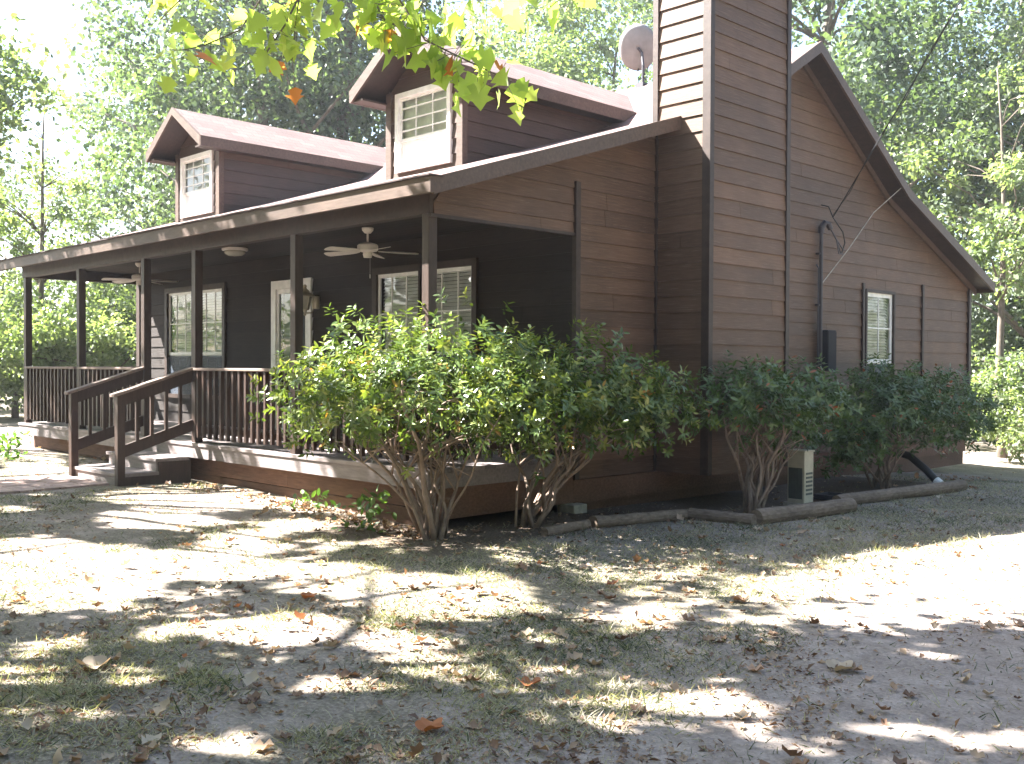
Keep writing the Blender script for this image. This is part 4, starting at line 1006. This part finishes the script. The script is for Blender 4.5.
o = leafmesh('grass', [(0, .5, 0), (0, -.5, 0), (.55, .32, .03), (.55, -.32, .03), (1, 0, -.16)], [(0, 1, 3, 2), (2, 3, 4)], pos, d, rdir(n) + np.array([0, 0, .3]), rng.uniform(.03, .075, n) * (.85 + .7 * sstep(.55, .75, fbm(x * 3.1, y * 3.1 + 7, 2))), tone, M['grass'], width=rng.uniform(.004, .008, n))
tag(o, 'patchy dry and green lawn grass in front of the house', None, None, 'stuff')
# dry leaves
x, y = scatter(4200, 3.3, 20)
x2 = rng.uniform(-4.2, .6, 700); y2 = -.05 - np.abs(rng.normal(0, .28, 700)); x = np.concatenate([x, x2]); y = np.concatenate([y, y2])
inh = (x > -10.3) & (x < .05) & (y > .05) | ((x > -.1) & (x < .8) & (y > 3.2) & (y < 4.9))
k = (~inh) & (rng.random(len(x)) < (.25 + .75 * sstep(.4, .62, fbm(x * .8, y * .8 + 30, 3))) * (.35 + .65 * drive(x, y))); x, y = x[k], y[k]; n = len(x)
CURL = [(0, 0, .1), (.16, .24, .30), (.42, .22, .12), (.56, .36, .34), (.74, .2, .2), (.9, .03, .34), (.76, -.18, .16), (.5, -.4, .22), (.42, -.26, .1), (.18, -.34, .32), (.5, 0, .0)]
pos = np.stack([x, y, gz(x, y) + .008], -1); d = rdir(n) * np.array([1, 1, .25])
o = leafmesh('fallen_leaves', CURL, SYF, pos, d, rdir(n) * .35 + np.array([0, 0, 1.]), np.clip(.03 + .028 * rng.exponential(1., n), .03, .105), np.where(rng.random(n) < .8, rng.choice([.1, .35, .5, .6, .66, .72, .76], n) + rng.uniform(-.06, .05, n), rng.random(n)), M['litter'])
tag(o, 'dry fallen leaves strewn over the lawn', None, None, 'stuff')
# a few leaves large enough to single out
for (x, y, s, tn, rz, lab) in [(4.66, -1.21, 0.17, 0.7, 1.24, 'large pale curled leaf on the lawn beside the drive'), (3.72, -2.51, 0.15, 0.9, 5.27, 'rust coloured leaf standing in the grass in front of the porch corner'), (1.99, -3.92, 0.2, 0.68, 3.28, 'broad pale leaf lying in the lawn in front of the steps'), (3.43, -0.24, 0.14, 0.3, 3.45, 'curled brown leaf at the sunlit edge of the lawn'), (3.88, -3.27, 0.15, 0.88, 1.63, 'orange brown leaf lowest in the lawn'), (1.44, -2.27, 0.13, 0.9, 1.12, 'small orange leaf in the sunlit lawn in front of the steps')]:
    c = MB(); ca, sa = math.cos(rz), math.sin(rz); z = float(gz(x, y)) + .015; V = [(0, 0, 0)]; F_ = []; nn_ = 40
    for q_ in range(1, 4):
        for k in range(nn_):
            th_ = 2 * math.pi * k / nn_; lobe = .62 + .26 * abs(math.cos(2.5 * th_)) ** 1.5 - .2 * (abs(th_ - math.pi) < .3); rr_ = lobe * q_ / 3 * .5
            a, b = rr_ * math.cos(th_), rr_ * math.sin(th_); V.append((a, b, .55 * a * a + .9 * b * b + .05 * math.sin(3 * th_ + rz) * q_ / 3 + .03 * math.sin(7 * a + 5 * b)))
    F_ += [(0, 1 + k, 1 + (k + 1) % nn_) for k in range(nn_)]
    for q_ in range(2): F_ += [(1 + q_ * nn_ + k, 1 + (q_ + 1) * nn_ + k, 1 + (q_ + 1) * nn_ + (k + 1) % nn_, 1 + q_ * nn_ + (k + 1) % nn_) for k in range(nn_)]
    c.add([((a * ca - b * sa) * s, (a * sa + b * ca) * s, h * s * 1.2) for a, b, h in V], F_, None, tn)
    o = c.build('fallen_leaf', M['litter'], None, smooth=True, loc=(x, y, z)); tag(o, lab, 'leaf', 'single leaves lying on the lawn')
# small debris: bark chips, stalks and crumbs
x, y = scatter(60000, 3.2, 13)
inh = (x > -10.3) & (x < .05) & (y > .0) | ((x > -.1) & (x < .8) & (y > 3.2) & (y < 4.9)) | ((x > -6) & (x < -4.4) & (y < .2) & (y > -8))
k = (~inh) & (rng.random(len(x)) < .12 + .88 * sstep(.42, .66, fbm(x * 1.7 + 60, y * 1.7, 4))); x, y = x[k], y[k]; n = len(x)
pos = np.stack([x, y, gz(x, y) + .003], -1); sz = np.clip(.008 + .012 * rng.exponential(1., n), .006, .06)
o = leafmesh('debris', [(0, 0, 0), (.5, .5, .25), (1, 0, .1), (.5, -.5, .2)], LF4, pos, rdir(n) * np.array([1, 1, .3]), rdir(n) * .5 + np.array([0, 0, 1.]), sz, rng.uniform(0, .75, n), M['litter'], width=sz * rng.uniform(.15, .7, n))
tag(o, 'bark chips, stalks and leaf crumbs over the bare soil', None, None, 'stuff')
# twigs
for i, (x, y, L_, rz, lab) in enumerate([(2.9, -1.5, .35, .6, 'short bare twig on the lawn before the bright shrub'), (4.2, -1.0, .3, 2.1, 'short bare twig beside the drive')]):
    mb = MB(); z = float(gz(x, y)) + .012; mb.tube([(0, 0, 0), (L_ * .5, .02, .01), (L_, -.01, .006)], [.006, .005, .003], 6); mb.tube([(L_ * .45, .02, .01), (L_ * .65, .09, .012)], [.004, .002], 5)
    o = mb.build('twig', M['bark'], None, loc=(x, y, z)); o.rotation_euler.z = rz; tag(o, lab, 'twig')

# ------------------------------------------------------------------ added haze volume, its veil standing in for lens glare
mb = MB(); mb.box(-110, 60, -60, 110, -6, 24)
hm = bpy.data.materials.new('thin haze'); hm.use_nodes = True; nt = hm.node_tree; nt.nodes.clear()
ho = nt.nodes.new('ShaderNodeOutputMaterial'); hv = nt.nodes.new('ShaderNodeVolumePrincipled'); hv.inputs['Color'].default_value = (.92, .95, 1, 1); hv.inputs['Density'].default_value = .001
hv.inputs['Anisotropy'].default_value = .3
nt.links.new(hv.outputs[0], ho.inputs['Volume'])
o = mb.build('haze', hm); tag(o, kind='stuff')
